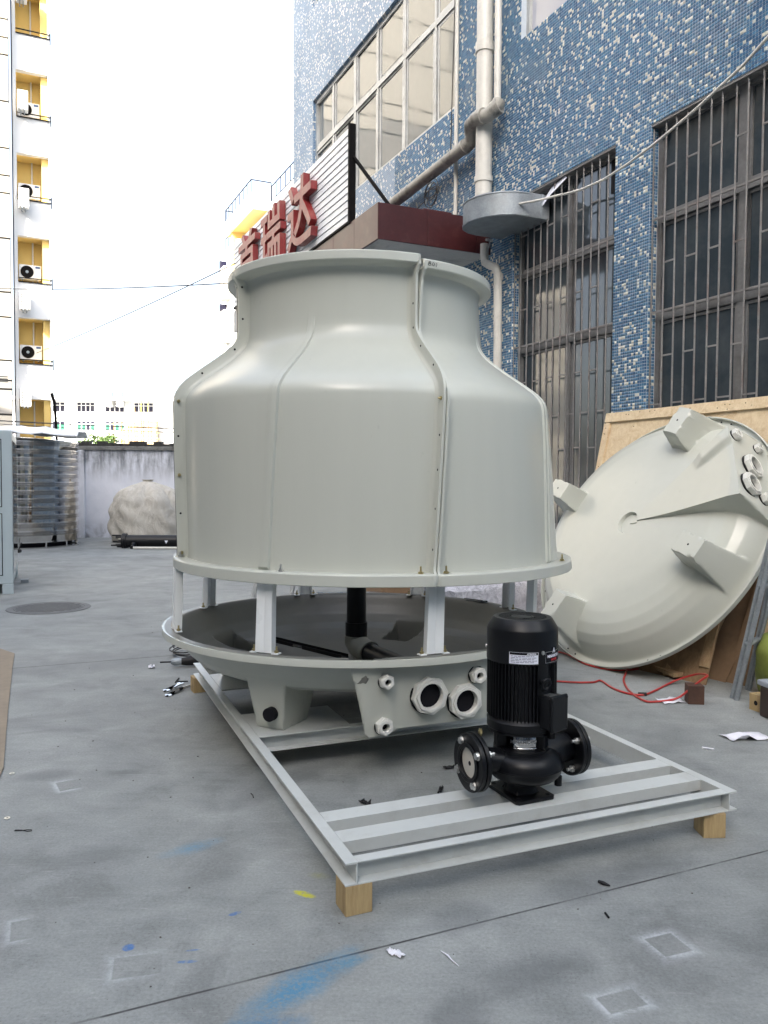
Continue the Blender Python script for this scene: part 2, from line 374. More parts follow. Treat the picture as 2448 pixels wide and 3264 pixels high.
    for c, a, rx, ry, s, col2, amt in (((-.25,2.31), .85, .28, .085, .9, (.045,.2,.34), .95), ((-.1,2.44), .5, .1, .03, .8, (.06,.2,.31), .6), ((-.33,2.13), .3, .16, .07, .9, (.035,.17,.32), .85),
              ((-.77,3.21), .6, .15, .06, .8, (.1,.25,.38), .6), ((-.809,2.511), 0, .022, .022, .3, (.03,.13,.36), .9), ((-.507,2.716), .6, .03, .014, .3, (.04,.13,.34), .75),
              ((-.602,2.439), .1, .035, .01, .3, (.05,.15,.36), .7), ((-.6,2.5), .2, .03, .007, .3, (.05,.15,.36), .6), ((-.278,2.848), -.5, .05, .02, .3, (.5,.48,.02), .95), ((-.24,2.99), -.3, .05, .03, .9, (.3,.3,.06), .4)):
        col = t.mix(t.math('MULTIPLY', t.math('MULTIPLY', blob(c, a, rx, ry, s), scr), amt), col, col2)
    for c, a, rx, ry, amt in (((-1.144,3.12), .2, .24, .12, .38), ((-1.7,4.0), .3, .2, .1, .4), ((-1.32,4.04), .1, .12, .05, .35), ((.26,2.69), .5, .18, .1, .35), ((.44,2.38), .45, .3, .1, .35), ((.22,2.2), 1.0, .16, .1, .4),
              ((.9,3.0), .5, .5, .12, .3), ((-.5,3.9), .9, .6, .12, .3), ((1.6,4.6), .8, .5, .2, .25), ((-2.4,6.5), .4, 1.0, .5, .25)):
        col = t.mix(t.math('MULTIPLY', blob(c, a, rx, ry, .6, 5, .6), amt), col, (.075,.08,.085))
    t.set(color=col, rough=t.math('MULTIPLY_ADD', mid, .25, .58))
    h = t.math('MULTIPLY_ADD', fine, .4, t.math('MULTIPLY_ADD', streak, .5, t.math('MULTIPLY', ja, -1.5)))
    t.bump(h, .3, .006)
    return t.m
M['ground'] = ground_mat()
for _k, _v in (('dark_steel',.1),('black',.32),('black_matte',.3),('ink',.1)): M[_k].node_tree.nodes['Principled BSDF'].inputs['Specular IOR Level'].default_value = _v

# ================================================================== ground
g = MB(); xs = [-400,-40,-12,-6,-2,2,6,12,40,400]; ys = [-120,-20,-4,2,6,12,24,60,160,700]
g.grid([[(x,y,0) for x in xs] for y in ys]); gm = g.mesh('ground'); 
gm.flip_normals()
if gm.polygons[0].normal.z < 0: gm.flip_normals()
tag(obj('ground', gm, M['ground']), 'grey stained concrete yard floor with paint marks', None, kind='structure')

# ================================================================== blue mosaic factory on the right
F = 1.025
BW = Matrix.Translation((2.5*F, 7.7*F, 0)) @ Matrix.Rotation(R(115), 4, 'Z')      # local x along facade (away), y outward, z up
def fz(z): return 1.5+(z-1.5)*F
def f(k, n, z): return (k*F, n*F, fz(z))
bld = thing('factory_building', 'long factory building clad in blue and white mosaic tiles on the right', 'building', M=BW)
OP = {'A': (3.6717,9.35,6.5325,8.96), 'A2': (3.6717,9.41,10.77,12.6), 'B': (-1.2,2.1773,6.685,9.0), 'C': (.50,2.2994,.95,4.855), 'D': (-1.95,.012,.95,4.855)}
TK0, TZ0 = .012*F, fz(4.855)
OPS = [(a*F,b*F,fz(c),fz(d)) for a,b,c,d in OP.values()]
KN, KF, ZT = -1.7*F, 5.6*F, fz(9.25)
def inop(k, z):
    return any(a < k < b and c < z < d for a,b,c,d in OPS)
def wall_cells(mb, k0, k1, z0, z1, th=.35):
    ks = sorted({k0,k1} | {x for a,b,c,d in OPS for x in (a,b) if k0 < x < k1}); zs = sorted({z0,z1} | {x for a,b,c,d in OPS for x in (c,d) if z0 < x < z1})
    for i in range(len(ks)-1):
        j = 0
        while j < len(zs)-1:
            km = (ks[i]+ks[i+1])/2
            if inop(km, (zs[j]+zs[j+1])/2): j += 1; continue
            e = j
            while e+1 < len(zs)-1 and not inop(km, (zs[e+1]+zs[e+2])/2): e += 1
            mb.box((ks[i],-th,zs[j]), (ks[i+1],0,zs[e+1])); j = e+1
w1 = MB(); wall_cells(w1, KN, KF, 1.55, ZT); obj('wall', w1, M['grout'], bld)
w2 = MB()
wall_cells(w2, KF, 10.55*F, 0, fz(14)); wall_cells(w2, KN, KF, ZT, fz(14)); wall_cells(w2, KN, KF, 0, 1.55)
w2.box((-26,-.35,0),(KN,0,fz(14))); w2.box((10.55*F-.35,-12,0),(10.55*F-.001,-.351,fz(14))); w2.box((-26,-12,fz(14)),(10.55*F,-.001,fz(14)+.3))
obj('wall', w2, M['far_tile'], bld)
bk = MB(); bk.box((-26,-3.2,0),(10.55*F-.4,-3.0,fz(14)-.01)); obj('inner_wall', bk, mat('dim interior',(.1,.1,.1),.9), bld)
# --- mosaic tiles as geometry
def tile_verts(w, h=.0035, b=.0016):
    a = w/2; return np.array([(-a,0,-a),(a,0,-a),(a,0,a),(-a,0,a),(-a+b,h,-a+b),(a-b,h,-a+b),(a-b,h,a-b),(-a+b,h,a-b)], float)
TF = np.array([(4,7,6,5),(0,4,5,1),(1,5,6,2),(2,6,7,3),(3,7,4,0)])
BL = np.array([(.065,.155,.29),(.08,.185,.335),(.05,.125,.25),(.095,.215,.37),(.12,.22,.34),(.07,.19,.33)]); WH = np.array([(.70,.69,.63),(.63,.62,.56),(.74,.75,.73)])
cents = []; nrm = []
i0 = int(math.ceil((KN-TK0)/TP)); i1 = int((KF-TK0)/TP); j0 = int(math.ceil((1.56-TZ0)/TP)); j1 = int((ZT-TZ0)/TP)
for i in range(i0, i1):
    k = TK0+(i+.5)*TP
    ztop = 1.5 + .62*(7.9+.906*k) + .35
    for j in range(j0, j1):
        z = TZ0+(j+.5)*TP
        if z > ztop: break
        if inop(k, z): continue
        cents.append((k,0.0005,z)); nrm.append(0)
for ke in (.012*F, 2.2994*F):                      # side faces of the two pillars, facing the camera
    for q in range(3):
        for j in range(j0, 0):
            cents.append((ke-.0005, -(q+.5)*TP, TZ0+(j+.5)*TP)); nrm.append(1)
cents = np.array(cents); nrm = np.array(nrm); NTILE = len(cents)
clump = np.sin(cents[:,0]*3.1+1.3)*np.sin(cents[:,2]*2.7)*.04
white = RNG.random(NTILE) < (.155+clump)
tint = np.where(white[:,None], WH[RNG.integers(0,3,NTILE)], BL[RNG.integers(0,6,NTILE)]) * (1+RNG.normal(0,.07,(NTILE,1)))
tint[:,2] *= .94
tint *= (1 + .10*np.sin(cents[:,0:1]*1.7+.5)*np.cos(cents[:,2:3]*1.1))
# which tiles show largest: nearest to the camera and inside the picture
wpos = np.array([tuple(BW @ Vector(c)) for c in cents[::1]])
dist = np.linalg.norm(wpos-np.array((0,0,1.5)), axis=1)
infr = (wpos[:,0]/wpos[:,1] < .47)
order = np.argsort(np.where(infr & (nrm == 0) & (wpos[:,2] > 2.3), dist, 1e9))[:300]
single = np.zeros(NTILE, bool); single[order] = True
tw = TP*.875; base = tile_verts(tw)
def tiles_mesh(name, idx):
    n = len(idx); jit = RNG.normal(0, .006, (n,2)); B = np.repeat(base[None], n, 0)
    B[:,4:,1] += (jit[:,0:1]*B[:,4:,0] + jit[:,1:2]*B[:,4:,2])*1.5
    B[:,:,0] += RNG.normal(0,.0004,(n,1)); B[:,:,2] += RNG.normal(0,.0004,(n,1))
    s = nrm[idx] == 1
    Bs = B[s].copy(); B[s] = np.stack([-Bs[:,:,1], Bs[:,:,0], Bs[:,:,2]], -1)
    V = (B+cents[idx][:,None,:]).reshape(-1,3); Fc = (TF[None]+np.arange(n)[:,None,None]*8).reshape(-1,4)
    me = bpy.data.meshes.new(name); me.vertices.add(len(V)); me.vertices.foreach_set('co', V.ravel())
    me.loops.add(Fc.size); me.loops.foreach_set('vertex_index', Fc.ravel().astype(np.int32)); me.polygons.add(len(Fc))
    me.polygons.foreach_set('loop_start', np.arange(len(Fc), dtype=np.int32)*4)
    me.update(calc_edges=True); me.validate()
    a = me.color_attributes.new('tint', 'FLOAT_COLOR', 'POINT')
    cc = np.concatenate([np.repeat(tint[idx], 8, 0), np.ones((n*8,1))], 1); a.data.foreach_set('color', cc.ravel())
    me.materials.append(M['tile']); return me
rest = np.where(~single)[0]
tf_ = link('mosaic_field', tiles_mesh('mosaic_field', rest), bld); tf_['kind'] = 'stuff'
kinds = {}
for idx in order:
    key = ('w', RNG.integers(0,3)) if white[idx] else ('b', RNG.integers(0,8))
    if key not in kinds:
        me = bpy.data.meshes.new('tile'); me.from_pydata([tuple(p) for p in base], [], [tuple(int(i) for i in q) for q in TF]); me.update()
        a = me.color_attributes.new('tint','FLOAT_COLOR','POINT'); c4 = np.append(tint[idx],1.0); a.data.foreach_set('color', np.tile(c4,8)); me.materials.append(M['tile']); kinds[key] = me
    link('tile', kinds[key], bld, loc=tuple(cents[idx]), rot=(random.gauss(0,.008),0,random.gauss(0,.008)))
# --- windows
def window(name, k0, k1, z0, z1, ns, cols, rows, fw, mframe, mpanes, depth=.07, thick=(), label=None):
    mb = MB(); n0, n1 = (ns-depth), ns
    def bar(a, b, c, d, e=0.0): mb.box((a, n0-e, c), (b, n1+e, d))
    K0,K1,Z0,Z1 = k0*F+.002,k1*F-.002,fz(z0)+.002,fz(z1)-.002
    bar(K0,K0+fw,Z0,Z1); bar(K1-fw,K1,Z0,Z1); bar(K0+fw,K1-fw,Z0,Z0+fw); bar(K0+fw,K1-fw,Z1-fw,Z1)
    ck = [K0]+[c*F for c in cols]+[K1]; rz = [Z0]+[fz(r) for r in rows]+[Z1]
    for i, c in enumerate(cols):
        w = fw*(1.3 if i in thick else .75); bar(c*F-w/2, c*F+w/2, Z0+fw, Z1-fw, .003)
    for r in rows: bar(K0+fw, K1-fw, fz(r)-fw*.6, fz(r)+fw*.6, .006)
    # inner sash lines
    for i in range(len(ck)-1):
        for j in range(len(rz)-1):
            a, b, c, d = ck[i]+fw*.8, ck[i+1]-fw*.8, rz[j]+fw*.8, rz[j+1]-fw*.8; s = fw*.45
            mb.box((a,n0+.012,c),(a+s,n1-.012,d)); mb.box((b-s,n0+.012,c),(b,n1-.012,d)); mb.box((a+s,n0+.014,c),(b-s,n1-.014,c+s)); mb.box((a+s,n0+.014,d-s),(b-s,n1-.014,d))
    o = obj(name, mb, mframe, bld)
    if label: o['label'] = label
    q = 0
    for i in range(len(ck)-1):
        for j in range(len(rz)-1):
            p = MB(); p.box((ck[i]+fw*.5,-.004,rz[j]+fw*.5),(ck[i+1]-fw*.5,.004,rz[j+1]-fw*.5))
            mm = mpanes[q % len(mpanes)] if isinstance(mpanes, list) else mpanes; q += 1
            ox = (ck[i]+ck[i+1])/2
            pm = Matrix.Translation((ox,(n0+n1)/2,0)) @ Matrix.Rotation(R(random.uniform(-.6,.6)),4,'Z') @ Matrix.Translation((-ox,0,0))
            if mm is not None: obj('pane', p, mm, o, M=pm)
    return o
gu, gd, gc = M['glass_up'], M['glass_dark'], M['glass_curtain']
window('window', *OP['A'], -.06, (8.391,7.353,6.388,5.399,4.399), (8.0,), .075, M['alu'], gu, thick=(1,3))
window('window', *OP['A2'], -.06, (8.391,7.353,6.388,5.399,4.399), (), .07, M['alu'], gu)
window('window', *OP['B'], -.07, (1.2,.2), (8.1,), .06, M['alu'], gc)
window('window', *OP['C'], -.10, (1.336,), (3.955,3.06), .055, M['alu_dirty'], [gd,gd,gd,gd,gd,gd], thick=(0,))
window('window', *OP['D'], -.10, (-.974,), (3.976,3.06), .055, M['alu_dirty'], gd, thick=(0,))
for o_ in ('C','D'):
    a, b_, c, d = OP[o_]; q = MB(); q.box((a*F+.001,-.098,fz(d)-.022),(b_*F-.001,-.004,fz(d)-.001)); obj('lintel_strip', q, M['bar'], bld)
# torn plastic sheet beside the duct, and a broken pane showing black behind
t_ = MB(); t_.add([f(1.62,-.05,4.80),f(1.34,-.03,4.835),f(1.30,-.02,4.80),f(1.55,0,4.70),f(1.70,.02,4.60),f(1.72,-.02,4.68)], [(0,1,2,3,4,5)]); obj('torn_sheet', t_, M['sticker_white'], bld)
hb = MB(); hb.box(f(.53,-.125,4.45), f(.70,-.118,4.80)); obj('pane_hole', hb, M['ink'], bld)
# --- security grilles
def grille(bars, rungs, k0, k1, z0, z1, rails, cut=None):
    root = None
    for z in rails:
        rb = MB(); rb.box((k0*F,-.052,fz(z)-.009),(k1*F,-.034,fz(z)+.009))
        o = obj('security_grille' if root is None else 'rail', rb, M['bar'], bld if root is None else root)
        root = root or o
    for k in bars:
        top = cut(k) if cut else z1
        b = MB(); x = k*F+random.uniform(-.004,.004); zm = (z0+top)/2
        b.tube([(x,-.03,fz(z0)),(x+random.uniform(-.005,.005),-.03+random.uniform(-.004,.004),fz(zm)),(x,-.03,fz(top))], .0085, 8); obj('bar', b, M['bar'], root, smooth=50)
    for k, z, dk_ in rungs:
        b = MB(); b.box(((k-dk_)*F,-.036,fz(z)-.007),((k+dk_)*F,-.022,fz(z)+.007)); obj('rung', b, M['bar'], root)
barsD = [-.001,-.154,-.281,-.415,-.549,-.679,-.804,-.952,-1.074,-1.216,-1.345,-1.475,-1.61,-1.74,-1.87]
barsC = [2.295,2.16,2.029,1.902,1.777,1.655,1.528,1.397,1.269,1.144,1.023,.891,.765,.64,.515]
rD = [((barsD[i]+barsD[i+1])/2,z+random.uniform(-.012,.012),(barsD[i]-barsD[i+1])/2) for z in (4.40,3.53,2.67,1.85) for i in range(1,13,2)] + [((barsD[i]+barsD[i+1])/2,2.23,(barsD[i]-barsD[i+1])/2) for i in range(0,14,2)]
rC = [((barsC[i]+barsC[i+1])/2,z+random.uniform(-.012,.012),(barsC[i]-barsC[i+1])/2) for z in (4.39,3.52,2.67,1.85) for i in range(1,13,2)] + [((barsC[i]+barsC[i+1])/2,2.23,(barsC[i]-barsC[i+1])/2) for i in range(0,14,2)]
grille(barsD, rD, -1.95, .01, .97, 4.83, (4.84,3.976,3.10,1.3))
grille(barsC, rC, .50, 2.30, .97, 4.82, (3.955,3.10,1.3), cut=lambda k: 4.82 if k < 1.6 else 4.46)
# --- pipes on the facade
def pipe(pts, r, m, name='drain_pipe', collars=(), seg=20):
    b = MB(); b.tube([f(*p) for p in pts], r, seg); o = obj(name, b, m, bld, smooth=50)
    for p, q in collars:
        c = MB(); c.cyl(f(*p), f(*q), r*1.14, seg=seg); obj('collar', c, m, o, smooth=40)
    return o
pv = M['pvc_white']
pipe([(3.60,.05,4.78),(3.60,.05,13)], .028, pv)
pipe([(2.77,.13,4.98),(2.77,.13,13)], .105, pv, collars=[((2.77,.13,6.78),(2.77,.13,6.9)),((2.77,.13,5.2),(2.77,.13,5.27))])
fl = MB(); fl.lathe([(.15,0),(.15,.05),(.115,.16),(.105,.2)], 24); obj('pipe_skirt', fl, pv, bld, smooth=40, loc=f(2.77,.16,4.79))
pipe([(2.52,.10,6.02),(2.52,.10,13)], .045, pv)
dirty = mat('dirty pvc',(.42,.4,.35),.55,var=.3,scale=6,dirt=(.06,.055,.05),dirt_amt=.9,dirt_scale=4)
pipe([(2.46,.12,6.06),(2.46,.16,5.98),(2.54,.2,5.93),(2.75,.26,5.95),(2.95,.22,5.96),(3.02,.17,5.9),(3.05,.15,5.8),(3.3,.15,5.79),(5.5,.15,5.72),(7.4,.15,5.68)], .085, dirty,
     collars=[((2.62,.23,5.94),(2.70,.25,5.95)),((3.16,.15,5.795),(3.24,.15,5.79)),((2.42,.13,6.0),(2.5,.17,5.97))])
cb = MB(); pts = []
for i in range(70):
    a = i*.42; pts.append(f(4.0+.16*math.cos(a)+.03*math.sin(a*.37), .2+.02*math.sin(a*1.3), 5.45+.2*math.sin(a)*(.6+.4*math.sin(a*.21))))
cb.tube(pts, .007, 6); cb.tube([f(4.0,.2,5.65),f(4.02,.18,5.8),f(3.75,.05,5.9),f(3.70,.03,8)], .007, 6); cb.tube([f(4.2,.2,5.4),f(4.8,.22,5.3),f(5.2,.2,5.0)], .007, 6)
obj('coiled_cable', cb, M['cable'], bld, smooth=60)
pipe([(2.62,.2,4.40),(2.62,.2,4.25),(2.60,.2,4.17),(2.52,.18,4.12),(2.44,.15,4.08),(2.42,.13,4.0),(2.42,.12,3.2),(2.42,.12,.2)], .052, pv, collars=[((2.42,.12,3.93),(2.42,.12,4.0)),((2.42,.12,3.4),(2.42,.12,3.43))])
# --- galvanised duct from the window
dp = [(1.7,-.09),(1.7,.19),(1.72,.35),(1.8,.5),(1.93,.61),(2.05,.665),(2.2,.69),(2.35,.665),(2.47,.59),(2.54,.48),(2.56,.36),(2.56,-.02),(2.3,-.02),(2.3,-.09)]
d_ = MB(); d_.prism([(a*F,b*F) for a,b in dp][::-1], fz(4.465), fz(4.74)); du = obj('duct', d_, M['galv'], bld, smooth=35, bevel=.006)
sm = MB()
for z in (4.48,4.725): sm.tube([f(a,b+.004,z) for a,b in dp[1:12]], .006, 6)
sm.box(f(1.693,.0,4.465), f(1.70,.03,4.74)); obj('duct_seam', sm, M['galv'], du, smooth=60)
# --- maroon canopy
cn = MB(); cn.box(f(2.82,-.001,4.345), f(9.6,1.53,4.745)); can = obj('canopy_slab', cn, M['concrete_white'], bld)
ed = [0.0,.211,.895,1.561]
for a, b in zip(ed[:-1], ed[1:]):
    p = MB(); p.box((2.79*F,a*F+.002,fz(4.335)),(2.815*F,b*F-.002,fz(4.76))); obj('panel', p, M['maroon'], can, bevel=.003)
kk = [2.79+.72*i for i in range(10)]
for a, b in zip(kk[:-1], kk[1:]):
    p = MB(); p.box((a*F+.002,1.535*F,fz(4.335)),(b*F-.002,1.561*F,fz(4.76))); obj('panel', p, M['maroon'], can, bevel=.003)
p = MB(); p.box(f(2.83,.002,4.747), f(9.5,1.53,4.76)); obj('canopy_top', p, M['maroon'], can)
p = MB(); p.box(f(2.9,.5,4.762), f(3.2,.9,4.82)); obj('roof_hatch', p, M['maroon'], can, bevel=.01)
h_ = MB(); h_.tube([f(2.74,.14+.09*math.cos(a),4.45+.1*math.sin(a)) for a in np.linspace(2.4,5.2,12)], .009, 6); h_.box(f(2.73,-.01,4.485), f(2.76,.10,4.515)); obj('pipe_clip', h_, M['galv'], bld, smooth=50)

# ================================================================== sign on the canopy
SGN = BW @ Matrix.Translation((0, 1.55*F, 0))
sign = thing('shop_sign', 'slatted white sign with red letters standing on the maroon canopy', 'sign', M=SGN)
k0, k1, z0s, z1s = 3.68*F, 9.45*F, fz(4.79), fz(5.97); ns = 13; hz = (z1s-z0s)/ns
for i in range(ns):
    b = MB(); za = z0s+i*hz
    b.add([(k0,0,za+.005),(k1,0,za+.005),(k1,.018,za+.005),(k0,.018,za+.005),(k0,-.006,za+hz-.003),(k1,-.006,za+hz-.003),(k1,.008,za+hz-.003),(k0,.008,za+hz-.003)],
          [(0,1,2,3),(7,6,5,4),(3,2,6,7),(1,0,4,5),(0,3,7,4),(2,1,5,6)])
    obj('slat', b, M['slat'], sign)
b = MB(); b.box((k0,-.03,z0s),(k1,-.012,z1s-.01)); obj('backing', b, M['dark_steel'], sign)
b = MB(); b.box((k0-.05,-.06,z0s-.04),(k0-.003,.03,z1s+.03)); obj('post', b, M['dark_steel'], sign)
b = MB(); b.box((k0,-.04,z0s-.035),(k1,.03,z0s-.004)); obj('bottom_rail', b, M['dark_steel'], sign)
b = MB(); b.cyl((k0-.03,-.03,fz(5.6)), (2.95*F,-.25,fz(4.763)), .024, seg=4); obj('brace', b, M['dark_steel'], sign)
for ch, ka, kb in (('达',4.78,5.86),('瑞',6.2,7.28),('首',7.62,8.7)):
    mb = text_mesh(ch, 1.0, .05, .018); xsv = [v[0] for v in mb.v]; ysv = [v[1] for v in mb.v]
    x0,x1,y0,y1 = min(xsv),max(xsv),min(ysv),max(ysv); H = fz(5.87)-fz(4.87); Wd = (kb-ka)*F
    # local text x runs left to right as read from the yard, that is towards the camera end (-k)
    mb.v = [(kb*F-(x-x0)/(x1-x0)*Wd, .075+(-z if False else z)*1.0, fz(4.87)+(y-y0)/(y1-y0)*H) for x,y,z in mb.v]
    me = mb.mesh('letter'); me.update(); o = obj('letter', me, M['red'], sign)
    o.data.flip_normals()

# ================================================================== steel skid under the tower
TH = -.390666
SK = Matrix.Translation((-.124123, 2.695878, 0)) @ Matrix.Rotation(-TH, 4, 'Z')       # local x across, y along, z up
SW, SL, ZB, ZP = 1.768, 3.227, .105, .187
skid = thing('skid_frame', 'white painted steel skid frame of channel beams under the cooling tower', 'steel frame', M=SK)
def channel(name, axis, a0, a1, b_web, b_open, z0=ZB, z1=ZP, th=.006):
    """channel running along axis from a0 to a1, web at b_web, flange tips at b_open; one connected mesh"""
    s = 1 if b_open > b_web else -1; t = th*s
    prof = [(b_web,z0),(b_open,z0),(b_open,z0+th),(b_web+t,z0+th*1.4),(b_web+t,z1-th*1.4),(b_open,z1-th),(b_open,z1),(b_web,z1)]
    n = len(prof); mb = MB(); vs = []
    for a in (a0,a1):
        for b, z in prof: vs.append((a,b,z) if axis == 'x' else (b,a,z))
    fs = [(i,(i+1)%n,n+(i+1)%n,n+i) for i in range(n)] + [(3,2,1,0),(7,4,3,0),(7,6,5,4)] + [(n+0,n+1,n+2,n+3),(n+0,n+3,n+4,n+7),(n+4,n+5,n+6,n+7)]
    mb.add(vs, fs); me = mb.mesh(name); 
    import bmesh as _b
    bm = _b.new(); bm.from_mesh(me); _b.ops.recalc_face_normals(bm, faces=bm.faces); bm.to_mesh(me); bm.free()
    return obj(name, me, M['white_steel'], skid, bevel=.0015)
channel('side_beam', 'y', 0, SL, .046, 0.0); channel('side_beam', 'y', 0, SL, SW-.046, SW)
channel('end_beam', 'x', .0465, SW-.0465, .048, 0.0); channel('end_beam', 'x', .0465, SW-.0465, SL-.048, SL)
for t0, t1 in ((.16,.257),(.347,.44)): channel('cross_beam', 'x', .0465, SW-.0465, t0, t1, z0=.139)
channel('cross_beam', 'x', .0465, SW-.0465, 1.483, 1.435); channel('cross_beam', 'x', .0465, SW-.0465, 2.80, 2.848)
for s0, s1 in ((.047,.552),(SW-.552,SW-.047)):
    for t0, t1 in ((1.484,1.86),(2.42,2.799)):
        b = MB(); b.box((s0,t0,ZP-.008),(s1,t1,ZP)); obj('foot_plate', b, M['white_steel'], skid, bevel=.001)
def block(name, label, s, t, sx, sy, rz, h=ZB, m='wood_block', group=None, world=False):
    b = MB(); b.box((-sx/2,-sy/2,0),(sx/2,sy/2,h)); P = SK @ Vector((s,t,0)) if not world else Vector((s,t,0))
    o = obj(name, b, M[m], bevel=.003, loc=P, rot=(0,0,rz+(0 if world else -TH))); return tag(o, label, 'wood block', group)
block('wooden_block', 'pale wooden block under the near left corner of the skid', .05, .05, .1, .1, .02, group='wooden blocks under the skid')
block('wooden_block', 'pale wooden block under the near right corner of the skid', 1.668, .05, .095, .1, -.35, group='wooden blocks under the skid')
block('wooden_block', 'pale wooden block under the far left corner of the skid', .03, 3.16, .1, .1, .06, group='wooden blocks under the skid')
block('wooden_block', 'pale wooden block under the far right corner of the skid', 1.73, 3.16, .1, .1, 0, group='wooden blocks under the skid')

# ================================================================== FRP basin (polar height field)
def smin(a, b, k=.03):
    h = np.clip(.5+.5*(b-a)/k, 0, 1); return b*(1-h)+a*h-k*h*(1-h)
def basin_mesh(name, rf, zfoot=-.438, feet=(45,135,225,315)):
    """z=0 is the rim top, sump towards -y, feet on the diagonals"""
    D = 1.045
    br = [0,.04,.09,.095,.1,.15,.22,.3,.38,.46,.54,.6,.64,.68]+list(np.arange(.70,1.135,.009))+[1.137,1.15,1.165,1.18]
    br = np.array(sorted(set(np.round(br,4))))
    ph = [math.radians(a) for a in np.arange(0,360,1.0)]
    for c in (0,)+tuple(feet):
        for e in ((5.0,5.6,6.4,7.2,8.0,8.6,9.4) if c else (17.7,18.2,18.8,19.4,20.2,20.6,21.3,21.7,22.2,22.7,23.4)):
            ph += [math.radians((c+e)%360), math.radians((c-e)%360)]
    ph = np.array(sorted(set(np.round(ph,5)))); n = len(ph)
    RR, PH = np.meshgrid(br, ph, indexing='ij')
    dev = np.abs((PH+math.pi)%(2*math.pi)-math.pi)
    bl = np.clip((RR-.62)/.25,0,1)*np.clip((1.135-RR)/.05,0,1); sec = np.clip((R(33)-dev)/R(14.8),0,1)
    RR = RR + RR*(1/np.cos(np.minimum(dev,R(18.2)))-1)*bl*sec
    RR = np.minimum(RR, 1.18)
    prof_r = np.array([0,.3,.6,.8,.9,.98,1.04,1.08,1.10,1.115,1.125,1.18]); prof_z = np.array([-.275,-.270,-.260,-.244,-.226,-.192,-.138,-.075,-.036,-.010,0,0])
    z = np.interp(RR, prof_r, prof_z)
    # sump: a sector whose floor falls towards the outlet face, deeper pocket at one side
    zs = -.262 - .115*np.clip(RR/1.0,0,1)**1.3
    sgn = ((PH+math.pi)%(2*math.pi)-math.pi)
    zs = zs - .03*np.clip((sgn-(-R(18.5)))/R(1.5),0,1)*np.clip((-R(9.5)-sgn)/R(2),0,1)*np.clip((RR-.7)/.1,0,1)
    wall = np.maximum(np.maximum((dev-R(18.2))/R(4.0), (RR*np.cos(np.minimum(dev,R(18.2)))-D)/.05), 0)
    zs = zs + wall*.38
    z = smin(z, zs, .05)
    for c in feet:
        dv = np.abs((PH-R(c)+math.pi)%(2*math.pi)-math.pi)
        wf = np.maximum.reduce([(dv-R(5.6)*(.85/np.maximum(RR,.3)))/R(3.4), (RR-(rf+.12))/.075, ((rf-.12)-RR)/.10, np.zeros_like(RR)])
        z = smin(z, zfoot + wf*.42, .03)
    # shallow central drain dimple
    z = z + .03*np.clip((.098-RR)/.008,0,1)
    mb = MB(); V = np.stack([RR*np.sin(PH), -RR*np.cos(PH), z], -1)
    rows = list(V); nr = len(br)
    # skirt hanging from the rim
    rim = V[-1].copy()
    for rr_, dz in ((1.0008,-.004),(1.001,-.036),(.993,-.038),(.992,-.008)):
        q = rim.copy(); q[:,:2] *= rr_; q[:,2] = dz; rows.append(q)
    mb.v = [tuple(p) for r_ in rows for p in r_]
    for i in range(len(rows)-1):
        for k in range(n):
            j = (k+1) % n; mb.f.append((i*n+k, i*n+j, (i+1)*n+j, (i+1)*n+k))
    me = mb.mesh(name)
    me.polygons.foreach_set('use_smooth', [True]*len(me.polygons)); me.set_sharp_from_angle(angle=R(50))
    return me
def fittings(parent, y0=-1.062, sep=True):
    """outlet nuts on the sump face: (x, z, radius, bore, sides)"""
    fc = []
    for x, z, ro, ri, so in ((-.25,-.118,.039,.016,6),(-.008,-.212,.098,.064,8),(.198,-.262,.094,.061,8),(.262,-.13,.046,.018,6),(-.248,-.350,.047,.02,6)):
        y = -(1.045+.05*(z+.377)/.38)-.004
        mb = MB(); mb.ring((x,y,z),(0,-1,0),ro,ri,.035,so,24,rot=random.uniform(0,.5)); mb.ring((x,y-.0352,z),(0,-1,0),ro*.86,ri,.008,so,24,rot=0)
        o = obj('outlet_fitting', mb, M['fitting'], parent, smooth=30, bevel=.002)
        b = MB(); b.cyl((x,y+.004,z),(x,y-.006,z),ri*.99,seg=20); obj_ = obj('outlet_bore', b, M['ink'], parent)
        r_ = MB(); r_.cyl((x,y+.012,z),(x,y-.0015,z),ro*1.03,seg=24); obj('gasket', r_, M['black_matte'], parent)

# ================================================================== cooling tower
CT = Matrix.Translation((-.17, 5.03, 0)) @ Matrix.Rotation(-TH, 4, 'Z')
tower = thing('cooling_tower', 'large off white fibreglass bottle shaped cooling tower on the skid', 'cooling tower', M=CT)
inv = CT.inverted()
bs = obj('basin', basin_mesh('basin', .83, feet=(45,135,225,311)), M['frp'], tower, loc=(0,0,.625))
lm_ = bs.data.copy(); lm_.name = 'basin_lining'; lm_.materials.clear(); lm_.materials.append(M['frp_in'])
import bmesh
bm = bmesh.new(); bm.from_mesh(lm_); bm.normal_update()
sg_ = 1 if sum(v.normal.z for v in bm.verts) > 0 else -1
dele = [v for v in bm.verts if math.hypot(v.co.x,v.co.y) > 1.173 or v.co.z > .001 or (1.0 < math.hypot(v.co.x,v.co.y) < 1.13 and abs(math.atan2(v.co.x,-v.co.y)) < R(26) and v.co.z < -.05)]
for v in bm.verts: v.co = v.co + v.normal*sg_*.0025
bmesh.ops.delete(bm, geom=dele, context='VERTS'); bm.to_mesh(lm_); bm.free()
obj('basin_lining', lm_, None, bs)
fittings(bs)
# dark drain hole in the near foot
dh = MB(); c_ = Vector((-math.sin(R(47)),-math.cos(R(47)),0)); pc = c_*1.005+Vector((0,0,-.345)); dh.cyl(pc-c_*.03, pc+c_*.006, .036, seg=28); obj('foot_hole', dh, M['ink'], bs, smooth=40)
